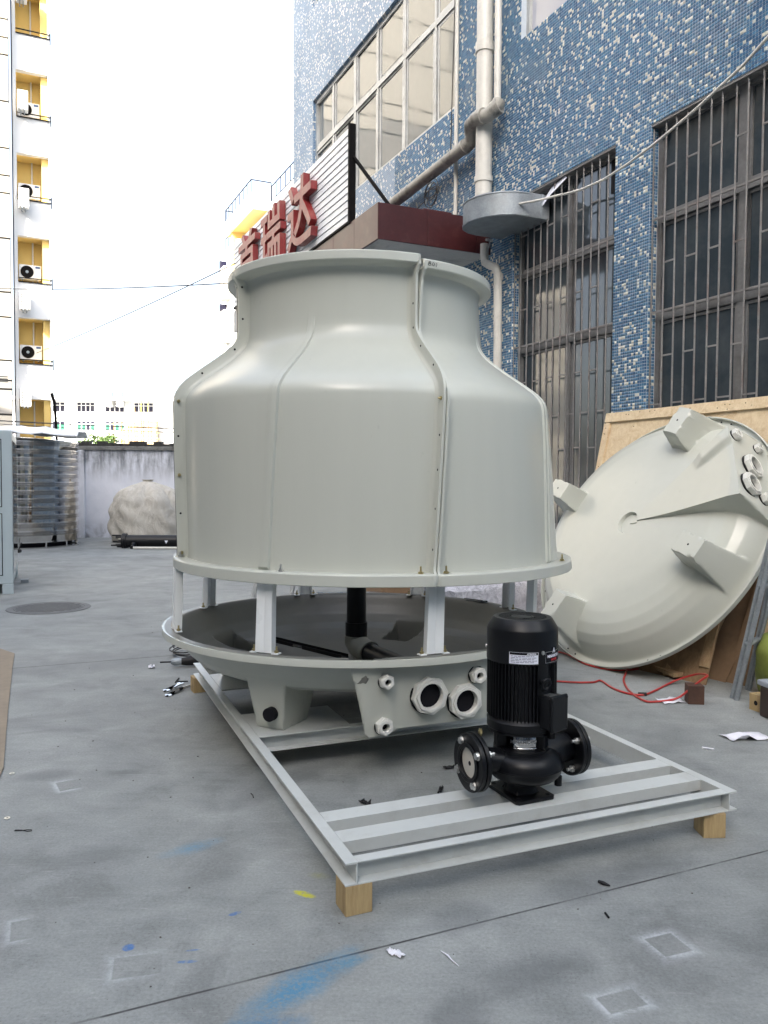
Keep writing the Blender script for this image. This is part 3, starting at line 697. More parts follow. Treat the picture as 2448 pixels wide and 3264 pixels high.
# inside: riser pipe, elbow, branch pipe
def lw(p): return inv @ Vector(p)
PX, PY = -.17, 5.03
b = MB(); b.cyl(lw((PX,PY,.55)), lw((PX,PY,1.5)), .061, seg=28); rp = obj('riser_pipe', b, M['black'], tower, smooth=40)
b = MB(); b.cyl(lw((PX,PY,.50)), lw((PX,PY,.605)), .069, seg=28); obj('coupling', b, M['black'], rp, smooth=40)
b = MB(); e = [lw((PX,PY,.52)), lw((PX,PY,.485)), lw((PX+.02,PY-.03,.455)), lw((PX+.06,PY-.085,.437)), lw((PX+.09,PY-.13,.434))]
b.tube(e, .074, 20); obj('elbow', b, M['rubber_grey'], rp, smooth=50)
b = MB(); b.cyl(lw((PX+.08,PY-.115,.435)), lw((PX+.36,PY-.62,.43)), .062, seg=24); obj('branch_pipe', b, M['black'], rp, smooth=40)
# support legs
for i in range(8):
    a = R(-22.5+45*i)                          # measured from -Y (towards the camera) to +X in world
    dirv = Vector((math.sin(a), -math.cos(a), 0)); tv = Vector((math.cos(a), math.sin(a), 0))
    pb = Vector((-.17,5.03,.632)) + dirv*1.125; pt = Vector((-.162,5.03,.99)) + dirv*1.125
    mb = MB(); hw = .047; dp_ = .042; th = .004
    sec = [(-hw,-dp_),(-hw,0),(-.012,0),(0,-.004),(.012,0),(hw,0),(hw,-dp_),(hw-th,-dp_),(hw-th,-th),(.012,-th),(0,-.008),(-.012,-th),(-hw+th,-th),(-hw+th,-dp_)]
    vs = []
    for p, sc_ in ((pb,1.0),(pb.lerp(pt,.5),.96),(pt,.92)):
        for x, y in sec: vs.append(lw(p + tv*x*sc_ + dirv*y))
    n = len(sec); mb.add(vs, [(j*n+q,j*n+(q+1)%n,(j+1)*n+(q+1)%n,(j+1)*n+q) for j in range(2) for q in range(n)])
    leg = obj('support_leg', mb, M['leg_white'], tower, smooth=30)
    for s in (-1,1):
        ft = MB(); Mx = Matrix.Translation(lw(pb+tv*s*(hw+.016)+dirv*-.02)) @ Matrix.Rotation(a-(-TH), 4, 'Z')
        ft.box((-.019,-.02,-.006),(.019,.02,.0), Mx); obj('foot_tab', ft, M['leg_white'], leg, bevel=.002)
        bo = MB(); q = lw(pb+tv*s*(hw+.018)+dirv*-.02); bo.cyl(q, q+Vector((0,0,.032)), .005, seg=8); bo.cyl(q+Vector((0,0,.002)), q+Vector((0,0,.012)), .011, seg=6); obj('anchor_bolt', bo, M['brass'], leg, smooth=30)
# casing panels
ZL, ZU = .985, 2.70
PR = [(1.045,1.135),(1.06,1.132),(1.10,1.13),(1.2,1.128),(1.3,1.127),(1.45,1.126),(1.6,1.124),(1.75,1.121),(1.85,1.118),(1.92,1.115),(1.945,1.111),(1.965,1.103),(1.985,1.090),(2.005,1.072),(2.025,1.050),(2.05,1.017),(2.08,.976),(2.11,.934),(2.14,.892),(2.17,.852),(2.20,.815),(2.225,.788),(2.25,.766),(2.275,.750),(2.30,.740),(2.33,.734),(2.37,.731),(2.42,.729),(2.50,.727),(2.58,.727),(2.60,.7275),(2.618,.730),(2.632,.7365),(2.640,.748)]
LOW = [(.985,1.206),(.985,1.214),(.988,1.2165),(1.038,1.2145),(1.043,1.211),(1.0455,1.205),(1.046,1.155),(1.0458,1.142)]
TOP = [(2.644,.765),(2.645,.792),(2.647,.801),(2.652,.8055),(2.692,.8035),(2.698,.80),(2.70,.79),(2.70,.735)]
def ctr(z):
    s = max(0,min(1,(z-ZL)/(ZU-ZL))); return -.065-.095*s
def alp(z):
    s = max(0,min(1,(z-ZL)/(ZU-ZL))); return R(10)*s
def tp(phi, z, r, dz=0.0):
    a = phi+alp(z); return lw((ctr(z)+r*math.sin(a), 5.03-r*math.cos(a), z+dz))
def rprof(z): 
    return float(np.interp(z, [p[0] for p in PR], [p[1] for p in PR]))
prof = LOW+PR+TOP
SE = [R(-72), R(15.5), R(105), R(195)]
for i in range(4):
    a0, a1 = SE[i], SE[(i+1)%4] + (2*math.pi if i == 3 else 0); dz = -.022 if i == 1 else 0.0
    mid = (a0+a1)/2-R(.2); hb_ = .026
    bands = [mid-hb_-.006, mid-hb_, mid, mid+hb_, mid+hb_+.005]
    phs = sorted(set([round(a0+(a1-a0)*k/72,6) for k in range(73)] + [round(x,6) for x in bands]))
    rows = []
    for z, r in prof:
        row = []
        for p in phs:
            rr = r
            if 1.05 < z < 2.40:
                u_ = abs(p-mid); h = max(0,min(1,(hb_+.005-u_)/.005)) * min(1,(2.38-z)/.16) * min(1,(z-1.044)/.01)
                rr += .011*h + (.006*h if p > mid else 0)
            if i == 1 and z > 2.3: p2 = p + (1-(p-a0)/(a1-a0))*R(1.3)*(z-2.3)/.4
            else: p2 = p
            row.append(tp(p2, z, rr, dz*min(1,(z-.985)/.5) if i == 1 else 0))
        rows.append(row)
    mb = MB(); mb.grid(rows); me = mb.mesh('casing_panel')
    pan = obj('casing_panel', me, M['frp'], tower, smooth=24); sm_ = pan.modifiers.new('shell','SOLIDIFY'); sm_.thickness = .006; sm_.offset = -1
    # radial seam flange along the near edge of this panel
    for which, p in (('a',a0),('b',a1)):
        zz = [1.02]+[q[0] for q in PR]+[2.66]; fl_ = MB(); rows = []
        t_ = .016; s = 1 if which == 'a' else -1
        for z in zz:
            r = rprof(z); ex = .06
            if z < 1.05: ex = .07
            if z > 2.60: ex = .07
            dzz = dz*min(1,(z-.985)/.5) if i == 1 else 0
            # follow the outward normal so the fin keeps its width on the shoulder
            dr = (rprof(min(z+.01,2.63))-rprof(max(z-.01,1.046)))/.02 if 1.06 < z < 2.6 else 0.0
            L = math.hypot(1,dr); nr_, nz_ = 1/L, -dr/L
            g0 = R(1.3)*(z-2.3)/.4 if (i == 1 and which == 'a' and z > 2.3) else 0.0
            def q(off, rad):
                rr = r+rad*nr_; zq = z+rad*nz_
                a = p+g0+off/max(r,.5); return tp(a, z, rr, dzz+(zq-z))
            o0 = .0015*s
            rows.append([q(o0,-.01), q(o0,ex-.004), q(o0+.002*s,ex), q(o0+t_*s-.002*s,ex), q(o0+t_*s,ex-.005), q(o0+t_*s,.016), q(o0+t_*s*1.5,.006), q(o0+t_*s*2.6,-.003)])
        fl_.grid(rows); obj('seam_flange', fl_, M['frp'], pan, smooth=40)
    if i == 0:
        gk = MB(); pts_ = []
        for z in [1.05]+[q[0] for q in PR if q[0] > 1.06]:
            r = rprof(z); dr = (rprof(min(z+.01,2.63))-rprof(max(z-.01,1.046)))/.02 if 1.06 < z < 2.6 else 0.0; L = math.hypot(1,dr)
            pts_.append(tp(a0-.004/r, z, r+.057/L, -.057*dr/L))
        gk.tube(pts_, .0042, 6); obj('seam_gasket', gk, M['black_matte'], pan, smooth=60)
    # bolts and holes along the seam on the side that faces the yard
    if i in (0,):
        for p, sgn, zs_ in ((a0,1,[1.07,1.30,1.52,1.74,1.93,2.07,2.22,2.42,2.60]),(a1,-1,[1.16,1.36,1.55,1.72,1.90,2.05,2.17,2.30,2.44])):
            for q_, z in enumerate(zs_):
                r = rprof(z); dr = (rprof(z+.01)-rprof(z-.01))/.02 if z < 2.6 else 0; L = math.hypot(1,dr)
                rad = .036; c0 = tp(p+sgn*.0176/r, z, r+rad/L, -rad*dr/L); c1 = tp(p+sgn*.0194/r, z, r+rad/L, -rad*dr/L)
                dv = (c1-c0).normalized(); b = MB()
                isb = (p == a0 and z in (1.07,1.52,1.93)) or (p == a1 and z == 1.90)
                if isb: b.cyl(c0-dv*.001, c0+dv*.007, .0105, seg=6); b.cyl(c0+dv*.007, c0+dv*.018, .0045, seg=8); obj('bolt', b, M['brass'], pan, smooth=30)
                else: b.cyl(c0-dv*.001, c0+dv*.0012, .0062, seg=10); obj('bolt_hole', b, M['ink'], pan)
    # studs standing on the bottom flange
    stud = {0:[R(-70.2),R(-22.2),R(11.8)], 1:[R(18.2),R(67)], 2:[R(112),R(157)], 3:[R(202),R(247)]}[i]
    for p in stud:
        q = tp(p, 1.046, 1.178); b = MB(); b.cyl(q-Vector((0,0,.01)), q+Vector((0,0,.036)), .0052, seg=8); b.cyl(q, q+Vector((0,0,.011)), .0125, seg=6); b.cyl(q+Vector((0,0,.0)), q+Vector((0,0,.003)), .016, seg=12)
        obj('stud', b, M['brass'] if p > 0 else M['zinc'], pan, smooth=30)
def pen(strokes, place, r, name, parent):
    for st in strokes:
        b = MB(); b.tube([place(x,y) for x,y in st], r, 5); obj(name, b, M['ink'], parent, smooth=60)
def arc(cx, cy, rx, ry, a0, a1, n=12): return [(cx+rx*math.cos(a0+(a1-a0)*i/n), cy+ry*math.sin(a0+(a1-a0)*i/n)) for i in range(n+1)]
E8 = [arc(.5,.75,.3,.25,math.pi/2,math.pi*2.5)+arc(.45,.25,.4,.27,math.pi/2,math.pi*2.5)]; E0 = [arc(1.5,.4,.28,.4,0,2*math.pi)]; E7 = [[(2.1,.85),(2.7,.85),(2.5,.4),(2.35,-.1)]]; E1 = [[(2.2,.7),(2.5,.85),(2.45,.4),(2.35,-.1)]]
panel2 = [c for c in tower.children if c.name.startswith('casing_panel')][1]
pen(E8+E0+E1, lambda x,y: tp(R(17.6+1.3*.75)+x*.0295*1.3/1.0*.75, 2.664+y*.0215-.022, .807), .0012, 'pen_mark', panel2)
# handwritten mark inside the basin
ins = Vector((-.75,4.72,0))
pen(E8+E0+E7, lambda x,y: lw((-.80+ (x-1.5)*-.045, 4.93-(y)*-.06-.02, .445+.0*(x))), .003, 'pen_mark', bs)

# slotted black bar lying in the basin
bar_ = MB(); A_ = Vector((-.78,5.36,.425)); B_ = Vector((-.23,4.80,.425)); dv = (B_-A_).normalized(); sd_ = dv.cross(Vector((0,0,1)))
MM = Matrix((dv, sd_, Vector((0,0,1)))).transposed().to_4x4(); MM.translation = A_; Lb = (B_-A_).length
bar_.box((0,-.028,0),(Lb*.4,.028,.006)); bar_.box((Lb*.4-.0005,-.028,0),(Lb*.52,.016,.006)); bar_.box((Lb*.52-.0005,-.028,0),(Lb,.028,.006)); bar_.box((0,-.029,0),(Lb,-.0275,.022)); bar_.box((0,.0275,.0),(Lb*.4,.029,.022)); bar_.box((Lb*.52,.0275,.0),(Lb,.029,.022))
sb = obj('slotted_bar', bar_, M['black_matte'], M=MM); tag(sb, 'black slotted channel bar lying inside the tower basin', 'bar')

# ================================================================== second basin leaning on the factory wall
RB = Matrix(((-.162,-.612,.774),(-.651,.656,.381),(-.741,-.443,-.505))); RB = RB.to_quaternion().to_matrix().to_4x4(); RB.translation = (2.228,6.738,1.017+.006)
lb = obj('spare_basin', basin_mesh('spare_basin', .905), M['frp'], M=RB); tag(lb, 'spare fibreglass basin tipped up against the wall showing its underside feet', 'basin')
fittings(lb)
for c in (45,135,225,315):
    q = Vector((.905*math.sin(R(c)), -.905*math.cos(R(c)), -.438)); b = MB(); b.cyl(q+Vector((0,0,.004)), q-Vector((0,0,.0015)), .008, seg=12); obj('foot_hole', b, M['ink'], lb)
for k in range(16):
    if k % 2: continue
    a = R(22.5*k); 
    for da in (-.05,.05):
        q = Vector((1.152*math.sin(a+da), -1.152*math.cos(a+da), -.008)); b = MB(); b.cyl(q+Vector((0,0,.003)), q-Vector((0,0,.0018)), .007, seg=10); obj('rim_hole', b, M['ink'], lb)

# ================================================================== pump on the skid
PM = SK @ Matrix.Translation((.897, .325, ZP)) @ Matrix.Rotation(R(2), 4, 'Z')
pump = thing('inline_pump', 'black vertical inline water pump with flanged ends on the skid beams', 'pump', M=PM)
K, KM = M['black'], M['black_matte']
cl = (PM.inverted() @ Vector((0,0,1.5))); VA = math.atan2(cl.y, cl.x)          # direction towards the camera in pump space
def on(r, deg, z): return Vector((r*math.cos(VA+R(deg)), r*math.sin(VA+R(deg)), z))   # deg: + is to the right as seen
b = MB(); pl = [(-.095+.012,-.12),(.095-.012,-.12),(.095,-.108),(.095,.108),(.083,.12),(-.083,.12),(-.095,.108),(-.095,-.108)]; b.prism(pl, .0005, .016); bp = obj('base_plate', b, K, pump, bevel=.003)
for x in (-.07,.07):
    for y in (-.095,.095):
        b = MB(); b.cyl((x,y,.016),(x,y,.0166),.009,seg=12); obj('bolt_hole', b, M['ink'], bp)
b = MB(); b.lathe([(.085,.014),(.07,.03),(.066,.05),(.075,.085)], 4, Matrix.Rotation(R(45),4,'Z')); b.lathe([(.07,.014),(.062,.04),(.08,.09)], 24); obj('pedestal', b, K, pump, smooth=40, bevel=.006)
# volute: snail-like ring, fuller on the outlet side
b = MB(); rows = []; n = 60; m = 20
for i in range(n+1):
    a = 2*math.pi*i/n; grow = .5+.5*math.cos(a-R(-50))
    rc = .088+.018*grow; rt = .056+.013*grow; row = []
    for k in range(m+1):
        t = 2*math.pi*k/m; rr = rc+rt*math.cos(t)*(1.0 if math.cos(t) > 0 else 1.3); zz = .132+(.058+.008*grow)*math.sin(t)
        row.append((max(rr,.0)*math.cos(a), max(rr,.0)*math.sin(a), zz))
    rows.append(row)
b.grid(rows); vol = obj('volute_casing', b, K, pump, smooth=60)
b = MB(); b.tube([((.088+.018*(.5+.5*math.cos(a-R(-50)))+.056+.013*(.5+.5*math.cos(a-R(-50))))*math.cos(a),(.088+.018*(.5+.5*math.cos(a-R(-50)))+.056+.013*(.5+.5*math.cos(a-R(-50))))*math.sin(a),.128) for a in np.linspace(0,2*math.pi,61)], .004, 6); obj('casting_rib', b, K, vol, smooth=60)
b = MB(); b.tube([(.15*math.cos(-.35),.15*math.sin(-.35)-.02,.075),(.15*math.cos(-.35),.15*math.sin(-.35)-.02,.035)], .016, 12); obj('drain_boss', b, K, vol, smooth=40)
ZF = .163
b = MB(); b.tube([(-.215,0,ZF),(-.17,0,ZF),(-.12,-.008,.152),(-.06,-.02,.14)], [.055,.054,.056,.058], 24); inl = obj('inlet_pipe', b, K, pump, smooth=60)
b = MB(); b.tube([(-.115,-.008,.151),(-.107,-.009,.149)], .064, 24); obj('casting_rib', b, K, inl, smooth=40)
b = MB(); b.tube([(.235,0,ZF+.004),(.19,0,ZF),(.13,-.005,.152),(.05,-.02,.14)], [.06,.064,.074,.066], 24); outl = obj('outlet_pipe', b, K, pump, smooth=60)
def flange_pair(x, s, name):
    ro, ri = .12, .05
    b = MB(); b.ring((x,0,ZF),(s,0,0),ro,ri,.019,48,48); f1 = obj(name, b, K, pump, smooth=30, bevel=.003)
    b = MB(); b.ring((x+s*.023,0,ZF),(s,0,0),ro*.985,ri+.012,.02,48,48); b.ring((x+s*.0435,0,ZF),(s,0,0),ri+.03,ri+.012,.006,48,48); f2 = obj('companion_flange', b, K, pump, smooth=30, bevel=.003)
    for k in range(4):
        a = R(45+90*k)+R(12); y, z = .093*math.cos(a), ZF+.093*math.sin(a)
        b = MB(); b.cyl((x-s*.032,y,z),(x+s*.043,y,z),.0075,seg=10); b.cyl((x+s*.043,y,z),(x+s*.055,y,z),.0145,seg=6); b.cyl((x-s*.001,y,z),(x-s*.013,y,z),.0145,seg=6); b.cyl((x+s*.0432,y,z),(x+s*.0455,y,z),.018,seg=16)
        obj('flange_bolt', b, M['zinc'], pump, smooth=30)
    return f1
flange_pair(-.213, -1, 'inlet_flange'); flange_pair(.235, 1, 'outlet_flange')
b = MB(); b.cyl((-.242,0,ZF),(-.246,0,ZF),.0635,seg=40); b.cyl((-.2465,0,ZF-.004),(-.2472,0,ZF-.004),.0105,seg=16); sd2 = obj('blanking_disc', b, mat('pale seal',(.6,.57,.5),.6,var=.15,scale=14), pump, smooth=30)
b = MB(); b.cyl((-.2474,0,ZF-.004),(-.248,0,ZF-.004),.0095,seg=16); obj('disc_hole', b, M['ink'], sd2)
b = MB(); b.cyl((-.205,-.012,ZF+.11),(-.205,-.012,ZF+.137),.006,seg=8); b.cyl((-.205,-.012,ZF+.119),(-.205,-.012,ZF+.13),.01,seg=6); obj('vent_plug', b, M['brass'], pump, smooth=30)
# bracket, guard, motor
b = MB(); b.lathe([(.0,.19),(.115,.19),(.115,.205),(.072,.212),(.068,.262),(.105,.27),(.14,.278),(.14,.29)], 40); obj('lantern_bracket', b, K, pump, smooth=35)
for a_ in (-75, 75, 155, -155):
    b = MB(); q = on(.088,a_,0); Mx = Matrix.Translation((q.x,q.y,.19)) @ Matrix.Rotation(VA+R(a_),4,'Z'); b.box((-.02,-.035,0),(.02,.035,.088), Mx); obj('bracket_rib', b, K, pump, bevel=.004)
gd_ = MB(); gd_.lathe([(.0935,.206),(.095,.208),(.095,.268),(.0935,.27)], 24, a0=VA+R(-18), a1=VA+R(40)); gp = obj('shaft_guard', gd_, M['steel'], pump, smooth=40)
b = MB(); b.lathe([(.096,.212),(.0975,.214),(.0975,.217),(.096,.219)], 24, a0=VA+R(-18), a1=VA+R(40)); obj('guard_bead', b, M['steel'], gp, smooth=40)
def wrap_text(txt, size, r, deg, z, m, parent, name='lettering', ext=.0006):
    mb = text_mesh(txt, size, ext, .0004 if size < .03 else 0); out = []
    for x, y, h in mb.v:
        q = on(r+h, deg + math.degrees(x/r), z+y); out.append(tuple(q))
    mb.v = out; return obj(name, mb, m, parent)
wrap_text('MINAMOTO', .021, .0955, 8, .243, mat('etched',(.25,.25,.25),.4,.6), gp)
ZM0, ZM1, ZC1 = .33, .60, .748
b = MB(); b.lathe([(.0,.285),(.155,.285),(.162,.292),(.162,.325),(.152,.335),(.146,.34),(.146,ZM1+.02),(.0,ZM1+.02)], 64); mo = obj('motor_body', b, K, pump, smooth=35)
nf = 54
fm = MB(); fm.add([(.144,-.0028,ZM0+.004),(.163,-.0018,ZM0+.012),(.163,.0018,ZM0+.012),(.144,.0028,ZM0+.004),(.144,-.0028,ZM1-.004),(.163,-.0018,ZM1-.010),(.163,.0018,ZM1-.010),(.144,.0028,ZM1-.004)], [(0,3,2,1),(4,5,6,7),(0,1,5,4),(1,2,6,5),(2,3,7,6),(3,0,4,7)])
fme = fm.mesh('cooling_fin'); fme.materials.append(K)
for k in range(nf):
    dg_ = 360*k/nf
    if 28 < (dg_ % 360) < 66: continue
    link('cooling_fin', fme, mo, rot=(0,0,VA+R(dg_)))
b = MB(); b.lathe([(.150,ZM1-.03),(.1655,ZM1-.028),(.1665,ZM1-.02),(.1665,ZC1-.045),(.163,ZC1-.038),(.139,ZC1-.004),(.134,ZC1),(.118,ZC1)], 72); cw = obj('fan_cowl', b, K, pump, smooth=28)
b = MB(); b.cyl((0,0,ZC1-.02),(0,0,ZC1-.019),.12,seg=48); obj('fan_opening', b, M['ink'], cw)
gb = VA+R(38)
for k in range(-11,12):
    x = k*.0102; L = math.sqrt(max(.119**2-x*x,0))
    segs = [(-L,L)] if abs(x) > .052 else [(-L,-.036),(.036,L)]
    for y0_, y1_ in segs:
        b = MB(); b.box((x-.0024,y0_,ZC1-.008),(x+.0024,y1_,ZC1-.001), Matrix.Rotation(gb,4,'Z')); obj('grille_bar', b, K, cw)
for r_ in (.118,.05):
    b = MB(); b.ring((0,0,ZC1-.009),(0,0,1),r_+.003,r_-.005,.009,48,48); obj('grille_ring', b, K, cw, smooth=40)
b = MB(); b.cyl((0,0,ZC1-.012),(0,0,ZC1-.0015),.05,seg=40); obj('grille_cap', b, K, cw, smooth=40)
for dg_ in (-82, 34, 150):
    b = MB(); q = on(.166,dg_,.622); q2 = on(.172,dg_,.622); b.cyl(q,q2,.008,seg=12); obj('cowl_screw', b, M['zinc'], cw, smooth=40)
def wrap_patch(d0, d1, z0, z1, r, m, parent, name, n=20):
    b = MB(); rows = [[on(r-.001,d0+(d1-d0)*i/n,z0) , on(r,d0+(d1-d0)*i/n,z0), on(r,d0+(d1-d0)*i/n,z1), on(r-.001,d0+(d1-d0)*i/n,z1)] for i in range(n+1)]
    b.grid(rows); return obj(name, b, m, parent, smooth=40)
st = wrap_patch(-20, 26, .578, .625, .1675, M['sticker_white'], cw, 'warning_sticker')
wrap_patch(-19.2, 25.2, .6145, .6242, .1678, M['ink'], st, 'sticker_header')
wrap_text('ATTENTION', .0075, .1680, 15, .619, M['sticker_white'], st)
rr_ = random.Random(3)
for j in range(5):
    d = -17.5; lim = 23.5 if j % 2 else 19.0
    while d < lim-1:
        w_ = rr_.uniform(2.5,8); e_ = min(d+w_, lim)
        if e_-d > .8: wrap_patch(d, e_, .6085-j*.0062, .6107-j*.0062, .1678, mat('sticker ink',(.12,.12,.2),.6) if 'si' not in M else M['si'], st, 'text_line', 4)
        if 'si' not in M: M['si'] = bpy.data.materials['sticker ink']
        d = e_+1.0
bd = wrap_patch(40, 78, .580, .622, .1676, M['ink'], cw, 'maker_badge')
wrap_patch(39.3, 78.7, .5785, .6235, .1672, M['zinc'], bd, 'badge_border'); wrap_patch(52, 66, .6236, .640, .1672, M['ink'], bd, 'badge_top')
wrap_text('MINAMOTO', .0165, .1680, 58.5, .604, M['sticker_white'], bd); wrap_text('A', .032, .1682, 59, .625, M['sticker_white'], bd); wrap_text('MOTOR', .013, .1680, 60, .589, M['sticker_red'], bd)
# terminal box and lifting eye
TB_ = VA+R(52); Mt = Matrix.Rotation(TB_,4,'Z')
b = MB(); b.box((.13,-.055,.31),(.205,.055,.445), Mt); tb = obj('terminal_box', b, K, pump, bevel=.008, segs=3)
b = MB(); b.box((.2055,-.062,.304),(.222,.062,.452), Mt); obj('box_lid', b, K, tb, bevel=.009, segs=3)
b = MB(); b.box((.15,-.03,.4452),(.19,.02,.447), Mt); obj('box_plate', b, M['zinc'], tb)
for y in (-.05,.05):
    for z in (.316,.44):
        q0 = Mt @ Vector((.2215,y,z)); q1 = Mt @ Vector((.2245,y,z)); b = MB(); b.cyl(q0,q1,.005,seg=8); obj('lid_screw', b, KM, tb)
b = MB(); q = Mt @ Vector((.175,-.0,.30)); b.cyl(q+Vector((0,0,.012)), q-Vector((0,0,.022)), .016, seg=16); b.cyl(q-Vector((0,0,.006)), q-Vector((0,0,.03)), .02, seg=6); obj('cable_gland', b, K, tb, smooth=30)
b = MB(); c_ = on(.178,38,.495); ev = on(1,38,0); tv_ = Vector((-ev.y,ev.x,0)); b.tube([c_+tv_*.022*math.cos(t)+Vector((0,0,.022*math.sin(t)))+ev*.006*math.sin(t) for t in np.linspace(0,2*math.pi,25)], .0065, 8); b.cyl(on(.14,38,.495), on(.162,38,.495), .012, seg=10); obj('lifting_eye', b, K, mo, smooth=50)

for o_ in (mo, cw, tb): o_.scale = (.885,.885,1)
# ================================================================== left side of the yard
# stainless tank
tk = thing('water_tank', 'round ribbed stainless steel water tank by the white wall', 'tank', (-8.08,17.75,0))
prf = [(1.235,.16)]; z = .16
nb_ = 12; 
for i in range(nb_):
    zb = .27+i*.172
    prf.append((1.235,zb))
    for k in range(3):
        z_ = zb+.004+k*.036; prf += [(1.235,z_),(1.25,z_+.005),(1.259,z_+.013),(1.259,z_+.018),(1.25,z_+.026),(1.235,z_+.031)]
prf += [(1.235,2.25),(1.25,2.255),(1.25,2.275),(1.22,2.285),(.6,2.36),(.0,2.40)]
b = MB(); b.lathe(prf, 96); obj('tank_shell', b, M['tank_steel'], tk, smooth=30)
b = MB(); b.ring((0,0,.13),(0,0,1),1.25,1.17,.03,96,96); obj('tank_ring', b, M['steel'], tk, smooth=30)
b = MB(); b.ring((0,0,.0),(0,0,1),1.25,1.17,.03,96,96); obj('base_ring', b, M['steel'], tk, smooth=30)
for i in range(14):
    a = 2*math.pi*i/14+.2; b = MB(); b.cyl((1.21*math.cos(a),1.21*math.sin(a),.03),(1.21*math.cos(a),1.21*math.sin(a),.13),.02,seg=8); obj('stub_leg', b, M['steel'], tk, smooth=40)
b = MB(); b.cyl((0,0,.031),(0,0,.129),1.1,seg=48); obj('tank_plinth', b, M['ink'], tk)
# white lid lying on top of the tank
b = MB(); rows = []
for i in range(13):
    x = -1.3+i*.225; rows.append([(x, y, .09*math.exp(-((i-6)/4.5)**2)+ (.03 if (i%3==0) else 0)-(.12 if abs(y) > .35 else 0)+.02*math.sin(y*5+i)) for y in (-.55,-.45,-.3,0,.3,.45,.55)])
b.grid(rows); ld = obj('plastic_sheet', b, M['slat'], loc=(-7.9,17.2,2.47), rot=(0,.02,.12)); s_ = ld.modifiers.new('shell','SOLIDIFY'); s_.thickness = .02; tag(ld, 'crumpled white plastic sheet draped on top of the steel tank', 'plastic sheet')
# yard wall
yw = thing('yard_wall', 'white rendered yard wall with mouldy black coping behind the tank', 'wall', (-7.2,20.2,0), R(2))
def wall_mat():
    t = NT('yard wall paint'); s = t.n('ShaderNodeSeparateXYZ'); t.t.links.new(t.tc.outputs['Object'], s.inputs[0]); z = s.outputs[2]
    n = t.noise(2.2, 8, .68, dist=.5); stv = t.co((3.5,3.5,.6)); n2 = t.noise(2.0, 6, .6, vec=stv)
    top = t.math('MULTIPLY', t.math('DIVIDE', t.math('SUBTRACT', z, 1.35), .6, clamp=True), t.ramp(t.math('MULTIPLY_ADD', n2, .6, t.math('MULTIPLY', n, .4)), [(.40,0.0),(.56,1.0)]))
    bot = t.math('MULTIPLY', t.math('SUBTRACT', 1.0, t.math('DIVIDE', z, .5), clamp=True), t.ramp(n, [(.4,0.0),(.6,1.0)]))
    col = t.ramp(n, [(.3,(.66,.68,.74)),(.7,(.78,.79,.84))])
    col = t.mix(t.math('MULTIPLY', top, .85), col, (.13,.14,.15)); col = t.mix(t.math('MULTIPLY', bot, .9), col, (.07,.07,.07))
    t.set(color=col, rough=.85); t.bump(n, .2, .01); return t.m
M['yard_wall'] = wall_mat()
b = MB(); b.box((-9,0,0),(15,.2,2.2)); obj('wall_face', b, M['yard_wall'], yw)
b = MB(); b.box((-9,-.06,2.2),(15,.26,2.30)); obj('coping', b, mat('stained coping',(.2,.2,.19),.9,var=.4,scale=5,dirt=(.03,.03,.03),dirt_amt=.9,dirt_scale=4), yw, bevel=.01)
b = MB(); 
for i in range(120):
    x = -9+24*i/120; b.box((x,-.03+random.uniform(-.03,.02),2.30),(x+.2+random.uniform(-.02,.03),.22,2.38+random.uniform(-.03,.05)))
cp_ = obj('mouldy_top', b, mat('mould',(.045,.043,.04),.95,var=.4,scale=9,bump=.5,bscale=20), yw); cp_['kind'] = 'stuff'
for x in (-.75,3.2,7.2):
    b = MB(); b.box((x,-.1,0),(x+.45,-.001,2.2)); obj('pilaster', b, M['yard_wall'], yw)
b = MB(); b.cyl((-1.05,.1,2.35),(-1.1,.1,3.4),.035,seg=8); b.cyl((-1.1,.1,3.38),(-1.16,.05,3.62),.04,seg=8); ps = obj('fence_post', b, M['dark_steel'], loc=(-7.2,20.2,0)); tag(ps, 'thin black leaning post standing on the yard wall', 'post')
# sack
b = MB(); rows = []; nz = 40; na = 72
for j in range(nz+1):
    t = j/nz
    pr = float(np.interp(t,[0,.04,.15,.32,.5,.68,.82,.9,.95,.975,1],[.70,.8,.86,.87,.84,.75,.57,.36,.17,.08,.12])); zz = float(np.interp(t,[0,.1,.5,.8,.92,1],[0,.1,.74,1.19,1.35,1.47]))
    row = []
    for i in range(na+1):
        a = 2*math.pi*i/na; fold = max(0,(t-.55)/.4); w = 1+.05*math.sin(3*a+1)+.04*math.sin(7*a+t*4)+fold*.3*(abs(math.sin(8*a+2*math.sin(3*a)))-.5)+.035*(abs(math.sin(4*a+t*11+math.sin(6*a)))-.5)+.02*math.sin(9*a+t*26)*(1-fold if fold < 1 else 0)
        row.append((pr*w*math.cos(a)*1.05, pr*w*math.sin(a)*.9, zz+.02*math.sin(5*a+t*9)*(1-t)*(0 if t == 0 else 1)))
    rows.append(row)
b.grid(rows); sk_ = obj('woven_sack', b, M['sack'], loc=(-5.62,19.1,0), smooth=70); tag(sk_, 'big tied beige woven sack standing against the white wall', 'sack')
b = MB(); b.tube([(.12*math.cos(t),.11*math.sin(t),1.39+.02*math.sin(3*t)) for t in np.linspace(0,2*math.pi,20)], .02, 6); b.tube([(-.05,-.11,1.39),(-.1,-.2,1.33),(-.03,-.3,1.24)], .024, 6); obj('tie_cord', b, M['sack'], sk_, smooth=60)
